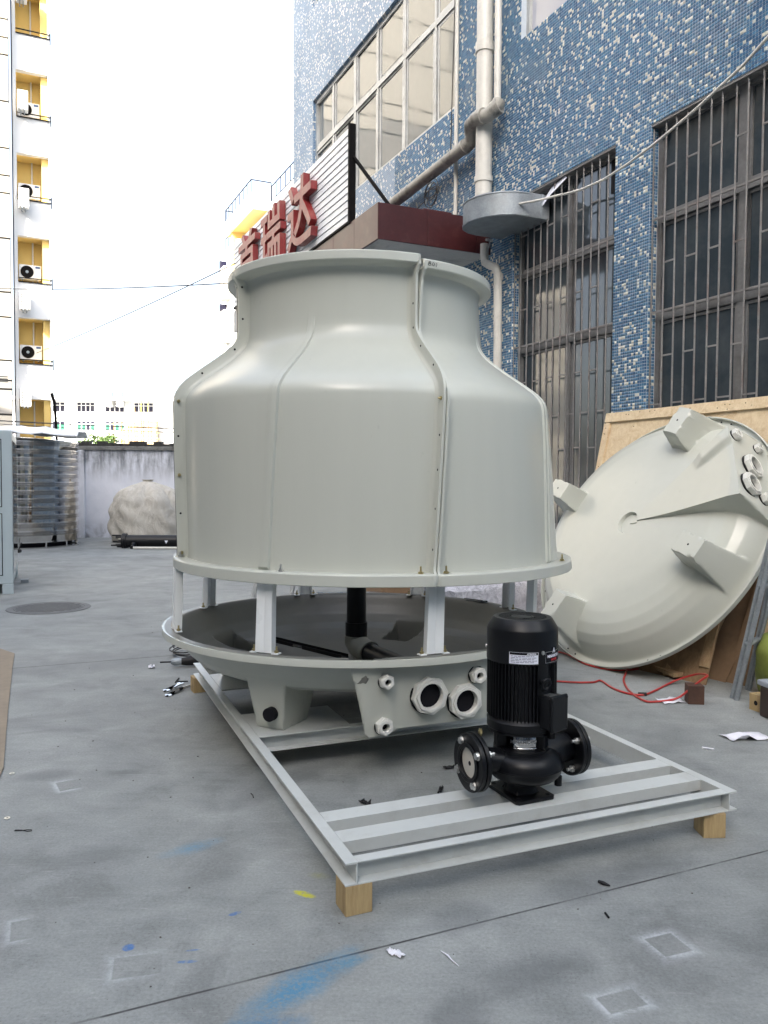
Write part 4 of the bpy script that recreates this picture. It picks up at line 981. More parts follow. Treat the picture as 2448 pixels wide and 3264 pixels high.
# black vessel on the ground
hv = thing('steel_vessel', 'long black steel vessel lying on the ground before the sack', 'pipe', (-5.55,17.25,0), R(3))
b = MB(); b.cyl((.0,0,.15),(5.2,0,.15),.132,seg=32); obj('vessel_body', b, K, hv, smooth=40)
b = MB(); b.cyl((-.07,0,.15),(-.025,0,.15),.165,seg=32); b.cyl((-.02,0,.15),(.02,0,.15),.165,seg=32); obj('end_flange', b, K, hv, smooth=40)
for i in range(8):
    a = 2*math.pi*i/8; b = MB(); b.cyl((-.19-.05*(i%3),.12*math.cos(a),.15+.12*math.sin(a)),(.05,.12*math.cos(a),.15+.12*math.sin(a)),.017,seg=8); obj('stud', b, KM, hv, smooth=40)
b = MB(); b.cyl((.2,-.14,.08),(.2,-.26,.02),.05,seg=14); b.cyl((.2,-.12,.09),(.2,-.2,.05),.06,seg=14); obj('nozzle', b, K, hv, smooth=40)
b = MB(); b.add([(.85,-.1335,.17),(.92,-.1335,.17),(.885,-.1345,.10)],[(0,2,1)]); obj('paint_triangle', b, M['sticker_white'], hv)
b = MB(); b.cyl((-5.3,16.95,.028),(1.0,17.2,.028),.026,seg=12); tag(obj('plastic_pipe', b, M['pvc_white'], smooth=40), 'thin white plastic pipe on the ground in front of the black vessel', 'pipe')
b = MB(); b.cyl((0,0,.035),(.0,.09,.035),.034,seg=12); b.cyl((0,.02,.05),(.05,.05,.2),.012,seg=8); tag(obj('pipe_stub', b, KM, loc=(-7.28,15.95,0), smooth=40), 'small dark pipe stub on the ground before the steel tank', 'pipe stub')
# control cabinet
cbx = thing('chiller_cabinet', 'tall pale blue grey steel machine cabinet at the left edge', 'cabinet', (-4.77,10.31,0), R(23))
cbm = M['cabinet']
b = MB(); b.box((-1.6,0,.13),(0,2.0,2.10)); body = obj('cabinet_body', b, cbm, cbx, bevel=.012)
for x in (-1.5,-.13):
    for y in (.0,1.87):
        b = MB(); b.box((x,y,0),(x+.13,y+.13,.129)); obj('leg', b, cbm, cbx, bevel=.004)
for z0_, z1_ in ((1.13,1.98),(.25,1.03)):
    b = MB(); b.box((-1.4,-.014,z0_),(-.13,-.001,z1_)); d_ = obj('door_panel', b, cbm, cbx, bevel=.004)
    b = MB(); b.box((-1.41,-.0035,z0_-.01),(-.12,-.0008,z1_+.01)); obj('door_gap', b, M['ink'], d_)
    for z_ in (z0_+.12,z1_-.12):
        b = MB(); b.cyl((-.18,-.014,z_),(-.18,-.02,z_),.011,seg=10); obj('panel_screw', b, M['zinc'], d_, smooth=40)
b = MB(); b.cyl((-.29,-.015,1.76),(-.29,-.05,1.76),.095,seg=28); b.cyl((-.29,-.05,1.76),(-.29,-.075,1.76),.06,seg=24); obj('rotary_knob', b, KM, body, smooth=35)
sp_ = MB(); sp_.box((.0008,.14,.25),(.004,1.86,1.98)); obj('side_panel', sp_, M['tank_steel'], body)
b = MB(); b.box((.06,1.1,.0),(.16,1.25,.05)); obj('base_rail', b, M['galv'], cbx)
# manhole cover, tan board
mh = thing('manhole_cover', 'round dark iron manhole cover set in the concrete', 'manhole cover', (-3.85,9.2,.003))
b = MB(); b.lathe([(0,.006),(.37,.006),(.375,.0),(.385,0),(.39,.005),(.45,.005),(.455,0)], 48); obj('cover_plate', b, M['iron'], mh, smooth=30)
for i in range(-4,5):
    L = math.sqrt(.35**2-(i*.075)**2); b = MB(); b.box((-L,i*.075-.012,.006),(L,i*.075+.012,.011)); obj('cover_rib', b, M['iron'], mh)
b = MB(); pts = [(-3.75,7.0),(-3.4,7.0),(-3.12,6.75),(-2.93,6.3),(-2.36,5.0),(-1.95,4.08),(-1.86,3.8),(-2.15,3.6),(-2.55,4.5),(-3.1,5.6)]; b.prism(pts[::-1], .002, .012); tag(obj('tan_sheet', b, M['tan']), 'flat tan board lying on the floor at the left edge', 'board')

# ================================================================== clutter on the right
def board(name, label, P, Q, Rr, th, m, cat='board', group=None, top=True, parent=None):
    """rectangular board: corner P, edges P->Q (width) and P->Rr (height), thickness th away from the yard"""
    P, Q, Rr = Vector(P), Vector(Q), Vector(Rr); n = (Q-P).cross(Rr-P).normalized()*th
    b = MB(); vs = [P,Q,Q+Rr-P,Rr]; b.add(vs+[v+n for v in vs], [(3,2,1,0),(4,5,6,7),(0,1,5,4),(1,2,6,5),(2,3,7,6),(3,0,4,7)])
    o = obj(name, b, m, parent, bevel=.002)
    if label: tag(o, label, cat, group)
    return o
def FW(k, n, z): return BW @ Vector((k*F, n*F, z))
# big crate side leaning behind the spare basin
cs = thing('crate_side', 'large pale plywood crate side leaning on the wall behind the spare basin', 'crate side')
Pb, Qb = FW(.60,.42,.0), FW(-2.4,.42,.0); Tb = FW(.446,.078,2.184)
Wv = (Qb-Pb).normalized(); Hv = (Tb-Pb).normalized(); Nv = Hv.cross(Wv).normalized()
if Nv.dot(Vector((-.906,-.4226,.2))) < 0: Nv = -Nv
Hl = (Tb-Pb).length
def crate_pt(x, y, d=0): return Pb + Wv*x + Hv*y + Nv*d
def cboard(name, x0, x1, y0, y1, d0, d1, m):
    b = MB(); b.add([crate_pt(x,y,d) for d in (d0,d1) for x,y in ((x0,y0),(x1,y0),(x1,y1),(x0,y1))], [(0,3,2,1),(4,5,6,7),(0,1,5,4),(1,2,6,5),(2,3,7,6),(3,0,4,7)])
    me = b.mesh(name)
    import bmesh as _b
    bm = _b.new(); bm.from_mesh(me); _b.ops.recalc_face_normals(bm, faces=bm.faces); bm.to_mesh(me); bm.free()
    return obj(name, me, m, cs, bevel=.002)
cboard('plywood_sheet', 0, 1.22, 0, Hl, 0, .012, M['plywood']); cboard('plywood_sheet', 1.224, 2.9, 0, Hl, 0, .012, M['plywood'])
for x0, x1, y0, y1 in ((0,.085,.0,Hl-.1),(0,.978,Hl-.09,Hl+.004),(.98,2.3,Hl-.09,Hl+.006),(1.2,1.29,0,Hl-.1)): cboard('batten', x0, x1, y0, y1, .0125, .034, M['plywood'])
nl = random.Random(5)
for i in range(34):
    x, y = nl.choice([(nl.uniform(.02,1.8), Hl-.045+nl.uniform(-.03,.03)), (.04+nl.uniform(-.02,.02), nl.uniform(.3,Hl-.15)), (nl.uniform(.1,1.2), nl.uniform(.8,Hl-.1))])
    d = .0345 if (y > Hl-.09 or x < .085) else .0125
    b = MB(); b.cyl(crate_pt(x,y,d-.001), crate_pt(x,y,d+.0006), .0055, seg=8); obj('nail', b, M['dark_wood'], cs)
# stored boards and cardboard under the basin
board('plywood_board', 'brown plywood board with a batten leaning under the spare basin', (2.381,5.874,0), (1.98,6.42,0), (2.78,6.27,1.05), .012, M['plywood_dark'], 'board')
pb_ = bpy.data.objects['plywood_board']
A_, B_ = Vector((2.381,5.874,0)), Vector((1.98,6.42,0)); C_ = Vector((2.78,6.27,1.05)); wv = (B_-A_).normalized(); hv_ = (C_-A_).normalized(); nv = -wv.cross(hv_).normalized()
if nv.y > 0: nv = -nv
b = MB(); b.add([A_+wv*x+hv_*y+nv*d for d in (.001,.02) for x,y in ((.0,.13),(.075,.13),(.075,1.1),(.0,1.1))], [(0,3,2,1),(4,5,6,7),(0,1,5,4),(1,2,6,5),(2,3,7,6),(3,0,4,7)]); obj('batten', b, M['batten'], pb_)
board('cardboard_sheet', 'flat brown cardboard sheet leaning between the board and the ladder', (2.56,5.96,0), (2.44,6.16,0), (2.93,6.05,.75), .01, M['cardboard'], 'cardboard')
board('cardboard_carton', 'large folded brown carton leaning behind the galvanised ladder', (2.66,5.86,0), (2.57,5.98,0), (3.02,6.02,1.02), .05, M['cardboard'], 'carton')
board('wooden_pallet_board', 'narrow pale plank lying on the floor under the spare basin', (2.20,6.02,.02), (2.30,6.06,.02), (2.06,6.5,.03), .03, M['batten'], 'plank')
board('wooden_plank', 'thin pale plank propped beside the lying one under the spare basin', (2.17,6.16,.0), (2.20,6.13,.0), (2.42,6.40,.42), .02, M['batten'], 'plank')
# galvanised step ladder
ldr = thing('step_ladder', 'galvanised tube step ladder standing at the right edge', 'ladder', (2.5,5.6,0))
def lt(p, q, r=.0165, name='rail'):
    b = MB(); o_ = Vector((2.5,5.6,0)); b.cyl(Vector(p)-o_, Vector(q)-o_, r, seg=14); return obj(name, b, M['galv'], ldr, smooth=40)
lt((2.430,5.534,0),(2.668,5.2,1.9)); lt((2.433,5.475,0),(2.664,5.14,1.9)); lt((2.631,5.76,0),(2.735,5.27,1.88),.014); lt((2.640,5.734,0),(2.745,5.22,1.88),.014)
for z in (.4,.8,1.2,1.6):
    s = z/1.9; P = Vector((2.433,5.475,0)).lerp(Vector((2.664,5.14,1.9)),s); Q = Vector((2.640,5.734,0)).lerp(Vector((2.745,5.22,1.88)),s); lt(P, Q, .012, 'strut'); P2 = Vector((2.430,5.534,0)).lerp(Vector((2.668,5.2,1.9)),s); Q2 = Vector((2.631,5.76,0)).lerp(Vector((2.735,5.27,1.88)),s); lt(P2, Q2, .012, 'strut'); lt(P, P2, .012, 'rung')
# green sack, bin and blocks at the right edge
b = MB(); rows = []
for j in range(21):
    t = j/20; pr = float(np.interp(t,[0,.1,.4,.7,.9,1],[.12,.17,.21,.2,.14,.04])); row = []
    for i in range(33):
        a = 2*math.pi*i/32; w = 1+.07*math.sin(3*a+t*5)+.05*math.sin(8*a-t*7); row.append((pr*w*math.cos(a), pr*w*math.sin(a), t*.5))
    rows.append(row)
b.grid(rows); gs = obj('green_sack', b, M['green_sack'], loc=(2.80,5.50,.0), rot=(0,-.05,0), smooth=60); tag(gs, 'yellow green printed sack slumped behind the ladder', 'sack')
bn = thing('storage_bin', 'dark brown plastic bin with grey lid at the right edge', 'bin', (2.545,5.02,0), .25)
b = MB(); b.box((-.1,-.09,0),(.13,.12,.20)); obj('bin_body', b, M['plastic_dark'], bn, bevel=.012); b = MB(); b.box((-.112,-.102,.2),(.142,.132,.235)); obj('bin_lid', b, M['grey_lid'], bn, bevel=.008)
ob = block('wood_offcut', 'pale wood offcut with a hole beside the brown bin', 2.485, 5.22, .09, .12, .3, .11, 'wood_block', world=True)
b = MB(); b.cyl((-.0455,.0,.055),(-.0462,.0,.055),.016,seg=14); obj('offcut_hole', b, M['ink'], ob)
block('wood_offcut', 'dark brown wood block with the red hose looped on it', 2.118, 5.41, .105, .105, -.12, .125, 'dark_wood', world=True)
# red air hose
hp = [(1.139,5.956),(1.306,5.928),(1.45,5.9),(1.566,5.912),(1.63,5.959),(1.657,5.747),(1.724,5.602),(1.821,5.564),(1.95,5.69),(2.081,5.844),(2.2,5.90),(2.289,5.80),(2.29,5.62),(2.204,5.5),(2.1,5.40),(1.995,5.40),(1.838,5.39),(1.776,5.426),(1.754,5.665),(1.80,5.95),(1.877,6.165),(1.97,6.40),(2.03,6.46),(2.067,6.40),(1.985,6.32),(1.808,6.30),(1.655,6.496),(1.602,6.809),(1.529,6.96),(1.344,7.049),(1.1,7.2)]
def cr_spline(P, z, n=6):
    P = [Vector((x,y,zz)) for (x,y),zz in zip(P,z)]; out = []
    for i in range(len(P)-1):
        a, b_, c, d = P[max(i-1,0)], P[i], P[i+1], P[min(i+2,len(P)-1)]
        for k in range(n):
            t = k/n; out.append(.5*((2*b_)+(c-a)*t+(2*a-5*b_+4*c-d)*t*t+(3*b_-a-3*c+d)*t**3))
    return out+[P[-1]]
hz_ = [.009]*len(hp); hz_[11] = .10; hz_[12] = .136; hz_[13] = .136; hz_[14] = .11; hz_[10] = .04; hz_[15] = .03; hz_[22] = .05
b = MB(); b.tube(cr_spline(hp, hz_), .0075, 8); tag(obj('air_hose', b, M['red_hose'], smooth=60), 'thin red air hose looped on the floor by the spare basin', 'hose')
b = MB(); b.cyl((1.79,5.575,.012),(1.845,5.57,.012),.0125,seg=10); tag(obj('hose_coupler', b, KM, smooth=40), 'dark coupler where the red hose crosses itself', 'coupler')
# plastic wrapped pack and boxes seen behind the tower
def film_mat():
    t = NT('plastic film'); n = t.noise(14, 6, .7, dist=1.5); t.set(color=t.ramp(n,[(.35,(.5,.5,.56)),(.65,(.8,.8,.86))]), rough=.22); t.bump(n, .9, .03); return t.m
M['film'] = film_mat()
b = MB(); rows = []
pk = random.Random(2)
for j in range(15):
    t = j/14; row = []
    for i in range(41):
        a = 2*math.pi*i/40; c, s = math.cos(a), math.sin(a); rx = .8*(abs(c)**.5)*(1 if c > 0 else -1); ry = .34*(abs(s)**.5)*(1 if s > 0 else -1); k_ = (1-.25*max(0,t-.75)*4)*(1+pk.uniform(-.03,.03)); row.append((rx*k_, ry*k_, t*.6+pk.uniform(-.012,.012)*(0 if t == 0 else 1)))
    row[-1] = row[0]; rows.append(row)
b.grid(rows); b.f.append(tuple(range(14*41,14*41+40))); tag(obj('wrapped_pack', b, M['film'], loc=(1.2,8.2,0), rot=(0,0,.4), smooth=25), 'white plastic wrapped pack on the floor behind the tower', 'wrapped pack')
b = MB(); b.box((-.45,-.3,0),(.45,.3,.62)); tag(obj('carton', b, M['cardboard'], loc=(.3,9.2,0), rot=(0,0,.35), bevel=.006), 'brown carton behind the tower next to the wrapped pack', 'carton')
af = thing('trestle', 'pale aluminium trestle standing on the floor far behind the tower basin', 'trestle', (-1.1,8.0,0))
for p, q in (((-.28,0,0),(-.14,.2,.72)),((.1,0,0),(.24,.2,.72)),((-.1,.55,0),(-.1,.25,.72)),((.28,.55,0),(.28,.25,.72))):
    b = MB(); b.cyl(p, q, .022, seg=8); obj('leg', b, M['alu'], af, smooth=40)
b = MB(); b.box((-.3,.15,.72),(.4,.32,.76)); obj('top_plank', b, M['alu'], af, bevel=.004)
b = MB(); b.box((-.34,-.12,0),(.34,.12,.36)); b2 = MB(); cs2 = thing('tool_case', 'dark tool case with a silver lid behind the tower basin', 'tool case', (-.30,7.6,0), .15); obj('case_body', b, KM, cs2, bevel=.01); b2.box((-.34,-.12,.361),(.34,.12,.42)); obj('case_lid', b2, M['steel'], cs2, bevel=.01)
b = MB(); 
# spanner left on the basin rim
def spanner(name, label, P, Q, z, m, w=.011, jaw=.02):
    P, Q = Vector((P[0],P[1],0)), Vector((Q[0],Q[1],0)); L = (Q-P).length; an = math.atan2(Q.y-P.y,Q.x-P.x)
    def head(cx, s):
        return [(cx-s*jaw*.9,-jaw*.55),(cx,-jaw*.95),(cx+s*jaw*.9,-jaw*.75),(cx+s*jaw*1.25,-jaw*.4),(cx+s*jaw*.35,-jaw*.33),(cx+s*jaw*.35,jaw*.33),(cx+s*jaw*1.25,jaw*.4),(cx+s*jaw*.9,jaw*.75),(cx,jaw*.95),(cx-s*jaw*.9,jaw*.55)]
    h1 = head(L-jaw, 1); h0 = head(jaw, -1); poly = [(jaw*1.9,-w*.6),(L-jaw*1.9,-w*.6)]+h1[1:-1]+[(L-jaw*1.9,w*.6),(jaw*1.9,w*.6)]+h0[1:-1][::1]
    b = MB(); b.prism(poly, 0, .007); o = obj(name, b, m, loc=(P.x,P.y,z), rot=(0,0,an), bevel=.001); tag(o, label, 'spanner'); return o
spanner('spanner', 'silver open ended spanner lying left of the skid, the farther one', (-1.531,5.60), (-1.473,5.83), .002, M['steel'], .02, .026)
spanner('spanner', 'silver open ended spanner lying left of the skid, the nearer one', (-1.482,5.47), (-1.44,5.68), .002, M['steel'], .02, .026)
q_ = Vector((-.17,5.03,0)); a_ = R(58+90)
spanner('spanner', 'silver spanner left on the far right rim of the tower basin', (.735,5.71), (.60,5.86), .633, M['steel'], .016, .02)
rt_ = thing('ratchet', 'silver and black ratchet handle lying left of the skid', 'ratchet', (-1.46,5.545,0), math.atan2(.18,.087))
b = MB(); b.cyl((0,0,.02),(.045,0,.02),.019,seg=6); obj('socket', b, M['steel'], rt_, bevel=.001); b = MB(); b.cyl((.045,0,.02),(.09,0,.018),.013,seg=10); obj('ratchet_head', b, KM, rt_, smooth=40); b = MB(); b.cyl((.09,0,.018),(.22,0,.014),.011,.008,seg=10); obj('handle', b, M['steel'], rt_, smooth=40)
for i, (p, q) in enumerate((((-1.528,5.96),(-1.524,5.84)),((-1.515,5.86),(-1.438,5.875)))):
    b = MB(); b.cyl((p[0],p[1],.006),(q[0],q[1],.006),.006,.004,seg=8); tag(obj('drill_bit', b, KM, smooth=40), ('short black drill bit touching the farther spanner','black drill bit lying between the spanners and the block')[i], 'drill bit')
# corded drill
dr = thing('power_drill', 'black corded power drill lying on the floor under the basin edge', 'drill', (-1.766,6.31,0), R(12))
b = MB(); b.cyl((0,0,.045),(.09,0,.045),.006,seg=8); obj('bit', b, KM, dr, smooth=40); b = MB(); b.lathe([(.0,.0),(.018,.0),(.03,.022),(.031,.07),(.026,.085)], 20, Matrix.Translation((.085,0,.045)) @ Matrix.Rotation(R(90),4,'Y')); obj('chuck', b, M['galv'], dr, smooth=35)
b = MB(); b.tube([(.165,0,.045),(.2,0,.045),(.24,0,.05),(.3,0,.053),(.37,0,.05),(.4,0,.048)], [.028,.034,.04,.043,.042,.03], 16); obj('drill_body', b, KM, dr, smooth=50); b = MB(); b.tube([(.33,-.01,.045),(.36,-.07,.035),(.38,-.14,.03)], [.022,.02,.022], 12); obj('handle', b, KM, dr, smooth=50)
b = MB(); pts = []
for i in range(60):
    a = i*.38; pts.append((.2+.13*math.cos(a)+.02*math.sin(a*.3), .45+.2*math.sin(a)+.03*math.cos(a*.21), .012+.0012*i))
b.tube([(.38,-.14,.03),(.46,0,.02),(.4,.3,.012)]+pts, .0055, 6); obj('power_cord', b, M['cable'], dr, smooth=60)
# papers and litter
def scrap(name, label, c, sx, sy, rz, m, cat, seed=1, lift=.02, kind=None):
    rr = random.Random(seed); b = MB(); rows = []
    for i in range(6):
        rows.append([((i/5-.5)*sx+rr.uniform(-.1,.1)*sx*.4, (j/4-.5)*sy+rr.uniform(-.1,.1)*sy*.4, .004+abs(rr.gauss(0,lift))) for j in range(5)])
    b.grid(rows); o = obj(name, b, m, loc=(c[0],c[1],0), rot=(0,0,rz), smooth=25); s_ = o.modifiers.new('sheet','SOLIDIFY'); s_.thickness = .001; tag(o, label, cat); return o
scrap('paper_scrap', 'crumpled white paper caught under the red hose loop', (1.96,5.43), .16, .12, .3, M['paper'], 'paper', 1, .008)
scrap('paper_scrap', 'crumpled white paper on the floor near the right edge', (2.13,4.66), .26, .13, .2, M['paper'], 'paper', 2, .01)
scrap('paper_scrap', 'left one of two tiny folded white paper bits in the foreground', (.034,2.487), .022, .038, .5, M['paper'], 'paper', 3, .004)
scrap('paper_scrap', 'right one of two tiny folded white paper bits in the foreground', (.057,2.477), .022, .036, .7, M['paper'], 'paper', 4, .004)
scrap('paper_scrap', 'small white paper bit on the floor left of the basin', (-1.83,6.3), .05, .05, .2, M['paper'], 'paper', 5, .01)
b = MB(); b.cyl((0,0,.005),(.055,-.03,.005),.005,seg=8); tag(obj('cigarette_end', b, M['paper'], loc=(1.80,4.47,0)), 'tiny white cigarette end on the floor right of the pump', 'cigarette')
b = MB(); b.tube([(0,0,.003),(.02,-.03,.006),(.03,-.05,.004),(.05,-.08,.003)], [.001,.003,.002,.001], 6); tag(obj('tape_strip', b, M['paper'], loc=(.19,2.50,0)), 'thin twisted white tape strip right of the folded papers', 'tape')
b = MB(); b.tube([(0,0,.006),(.015,-.015,.007),(.035,-.03,.005)], [.006,.008,.003], 6); tag(obj('dark_chip', b, KM, loc=(.81,2.945,0)), 'dark chip lying on the floor joint below the skid', 'chip')
b = MB(); b.tube([(0,0,.004),(.004,-.03,.004)], .004, 6); tag(obj('dark_chip', b, KM, loc=(.776,2.73,0)), 'short dark sliver in front of the floor joint', 'chip')
for i, (p, lab) in enumerate((((-1.876,4.013),'small steel washer by the tan board, the farther one'),((-1.65,3.478),'small steel washer by the tan board, the nearer one'))):
    b = MB(); b.ring((0,0,.001),(0,0,1),.013,.006,.003,24,24); tag(obj('washer', b, M['zinc'], loc=(p[0],p[1],0)), lab, 'washer')
b = MB(); b.tube([(0,0,.003),(.03,.004,.003),(.05,.012,.003),(.07,.012,.003),(.075,.002,.003),(.06,-.004,.003),(.03,.004,.005),(.0,.008,.003)], .0016, 5); tag(obj('wire_loop', b, KM, loc=(-1.56,3.35,0), smooth=60), 'small dark wire loop on the floor at the left', 'wire')
b = MB(); b.tube([(0,0,.004),(.012,-.02,.004),(.02,-.05,.004)], .0025, 5); tag(obj('nail', b, KM, loc=(-.625,3.77,0)), 'bent dark nail on the floor left of the skid', 'nail')
for i, (x, y, s_, lab) in enumerate(((.363,4.13,.08,'black rag strip on the floor behind the pump inlet'),(.28,3.81,.05,'black shavings on the floor behind the beams, the right patch'),(-.08,3.66,.06,'black shavings on the floor behind the beams, the left patch'),(.62,3.23,.09,'black rubber scrap on the floor between the front beams'))):
    scrap('black_scrap', lab, (x,y), s_*1.1, s_*.4, .3+i, KM, 'rag', 20+i, .008)
tw_ = MB(); tw_.tube([(-.9,3.62,.004),(-.75,3.7,.004)], .0,6) if False else None
fm_ = random.Random(11); b = MB()
for i in range(520):
    x, y = fm_.uniform(-2.6,2.6), 2.0+fm_.random()**1.3*6.5; s_ = .0008+.003*fm_.random()**3
    if abs(x) > .47*y: continue
    a = fm_.uniform(0,6.28); b.box((-s_,-s_*fm_.uniform(.3,1),0),(s_,s_*.6,s_*.9), Matrix.Translation((x,y,0)) @ Matrix.Rotation(a,4,'Z'))
gr = obj('grit', b, mat('grit',(.12,.11,.1),.9,var=.5,scale=9)); tag(gr, 'scattered dark grit on the concrete floor', None, kind='stuff')

# ================================================================== cables and conduit
b = MB(); hp2 = [(1.78,.34,4.60),(1.5,.2,4.585),(1.183,.12,4.564)]; b.tube([f(*p) for p in hp2], .013, 10)
cdt = obj('conduit', b, M['pvc_white'], M=BW, smooth=50); tag(cdt, 'white plastic conduit sagging across the barred factory windows', 'conduit')
b = MB(); b.tube([f(*p) for p in ((1.16,.12,4.555),(.85,.12,4.512),(.517,.12,4.503),(.2,.12,4.535),(-.117,.12,4.587),(-.4,.12,4.648),(-.664,.12,4.713),(-.9,.12,4.785),(-1.141,.12,4.86),(-1.343,.12,4.957),(-1.5,.1,5.05),(-1.6,-.0,5.08))], .013, 10); obj('conduit_run', b, M['pvc_white'], cdt, smooth=50)
def cable(label, P, Q, sag, r):
    P, Q = Vector(P), Vector(Q); b = MB(); b.tube([P.lerp(Q,t)-Vector((0,0,sag*4*t*(1-t))) for t in np.linspace(0,1,17)], r, 6); tag(obj('aerial_cable', b, M['grey_cable'], smooth=60), label, 'cable')
cable('thin aerial cable rising across the white sky to the tower', (-13.0,30.2,6.15), (-2.9,15.7,5.66), .06, .011)
cable('upper aerial cable crossing the white sky nearly level', (-14.4,28.0,8.05), (-2.8,15.8,5.32), .1, .012)
for i, (za, zb, rr2, lab) in enumerate(((3.05,2.86,.016,'thick dark cable strung above the yard wall'),(2.98,2.75,.010,'thin dark cable strung just above the yard wall'))):
    cable(lab, (-12,21.6+i*.3,za+.06), (-1,22.4+i*.3,zb-.05), .08, rr2)

# ================================================================== buildings round the yard
CR, WW, YE = M['cream'], M['white_wall'], M['yellow']
def rm(o, *v): return o
# tall apartment block at the left edge (local x to the right, y away, z up)
AB = Matrix.Translation((-12.75,31.0,0)) @ Matrix.Rotation(R(25),4,'Z')
ab = thing('apartment_block', 'tall white apartment block with yellow balcony niches at the left edge', 'building', M=AB)
NR = [(14.96+3.05*i,16.68+3.05*i) for i in range(-4,3)]
def seg_wall(x0, x1, y0, y1, holes, ztop, m, name='wall'):
    z = 0.0
    for a, b_ in holes+[(ztop,ztop)]:
        if a > z: q = MB(); q.box((x0,y0,z),(x1,y1,a)); obj(name, q, m, ab)
        z = b_
holes = [(a,b_) for a,b_ in NR if b_ < 25]
q = MB(); q.box((-1.28,0,0),(-1.16,6,26)); obj('wall', q, WW, ab)
q = MB(); q.box((-.06,0,0),(0,6,26)); obj('wall', q, WW, ab)
seg_wall(-1.159,-.061,0,.25,holes,26,WW)
q = MB(); q.box((-1.159,1.0,0),(-.061,1.2,26)); obj('niche_back', q, YE, ab)
for a, b_ in holes:
    q = MB(); q.box((-1.159,.251,a-.12),(-.061,.999,a-.002)); obj('balcony_floor', q, YE, ab)
    q = MB(); q.box((-1.159,.251,b_+.002),(-.061,.999,b_+.12)); obj('niche_ceiling', q, YE, ab)
    q = MB(); q.box((-.30,.252,a),(-.062,.99,b_)); obj('niche_jamb', q, YE, ab)
    for zr in (a-.02,a+.13):
        q = MB(); q.box((-1.15,-.05,zr),(0.04,-.02,zr+.035)); obj('balcony_rail', q, M['dark_steel'], ab)
    q = MB(); q.box((.01,-.05,a-.2),(.045,-.02,a+.2)); obj('rail_post', q, M['dark_steel'], ab)
    q = MB(); q.cyl((-.62,.9,a),(-.62,.9,b_),.03,seg=8); obj('niche_pipe', q, WW, ab)
# cladding panels of the wider face
jz = [0,2.9,3.83,4.77,5.10,5.83,7.42,8.33,10.3,11.94,12.58,13.57,15.25,16.92,17.54,18.2,20.2,22,24,26]
gset = {2:1,3:1,6:1,7:1,12:1,9:0}
for j in range(len(jz)-1):
    for c, (xa, xb) in enumerate(((-4.9,-1.42),(-8.3,-4.92),(-11.7,-8.32),(-15.1,-11.72))):
        grey = j in (2,3,7,12) or (c > 0 and (j*3+c) % 5 == 0)
        q = MB(); q.box((xa,-.42,jz[j]+.035),(xb,-.36,jz[j+1]-.035)); obj('cladding_panel', q, M['grey_panel'] if grey else CR, ab)
q = MB(); q.box((-15.2,-.355,0),(-1.4,10,26)); obj('wall', q, M['dark_line'], ab)
for zz in (5.03,5.12,5.2):
    q = MB(); q.box((-4.9,-.43,zz),(-1.55,-.421,zz+.05)); obj('louvre', q, M['dark_line'], ab)
# air conditioners
def ac(label, Mx, group, front=True, w=.78, h=.55, d=.3):
    a = thing('air_conditioner', label, 'air conditioner', M=Mx, group=group)
    q = MB(); q.box((0,0,0),(w,d,h)); obj('casing', q, WW, a, bevel=.02)
    if front:
        q = MB(); q.cyl((w*.36,-.004,h*.5),(w*.36,-.02,h*.5),h*.42,seg=28); fg = obj('fan_grille', q, M['dark_steel'], a, smooth=40)
        q = MB(); q.cyl((w*.36,-.021,h*.5),(w*.36,-.03,h*.5),h*.1,seg=16); obj('fan_hub', q, M['galv'], fg)
        q = MB(); q.box((w*.74,-.006,h*.78),(w*.95,-.001,h*.92)); obj('name_plate', q, mat('ac badge',(.05,.1,.25),.4) if 'acb' not in M else M['acb'], a); M['acb'] = bpy.data.materials['ac badge']
    else:
        for i in range(9):
            q = MB(); q.box((w*.08,-.006,h*(.1+.09*i)),(w*.22,-.001,h*(.15+.09*i))); obj('vent', q, M['dark_steel'], a)
        for i in range(14):
            q = MB(); q.box((w*.42,-.006,h*(.06+.064*i)),(w*.82,-.001,h*(.095+.064*i))); obj('coil_fin', q, M['grey_panel'], a)
    for x in (.1,w-.14):
        q = MB(); q.box((x,-.02,-.05),(x+.04,d+.1,-.002)); obj('bracket', q, M['galv'], a)
    return a
fl_n = {11.85:'third', 8.97:'second', 5.96:'lowest'}
names = {14.96:'topmost visible', 11.91:'second from top', 8.86:'third from top', 5.81:'fourth from top'}
for a, b_ in NR:
    lab = names.get(round(a,2))
    if lab is None: continue
    ac('white fan unit inside the %s yellow niche of the left block' % lab, AB @ Matrix.Translation((-1.12,.45,a+.22)), 'air conditioners in the yellow niches')
sz = [(19.0,'topmost visible'),(15.05,'second from top'),(11.5,'third from top'),(7.75,'fourth from top'),(4.15,'lowest')]
for z_, lab in sz:
    ac('white side mounted unit on the left block, %s' % lab, AB @ Matrix.Translation((-1.12,-.55,z_)), 'air conditioners outside the left block', front=False, w=.36, h=.68, d=.4)
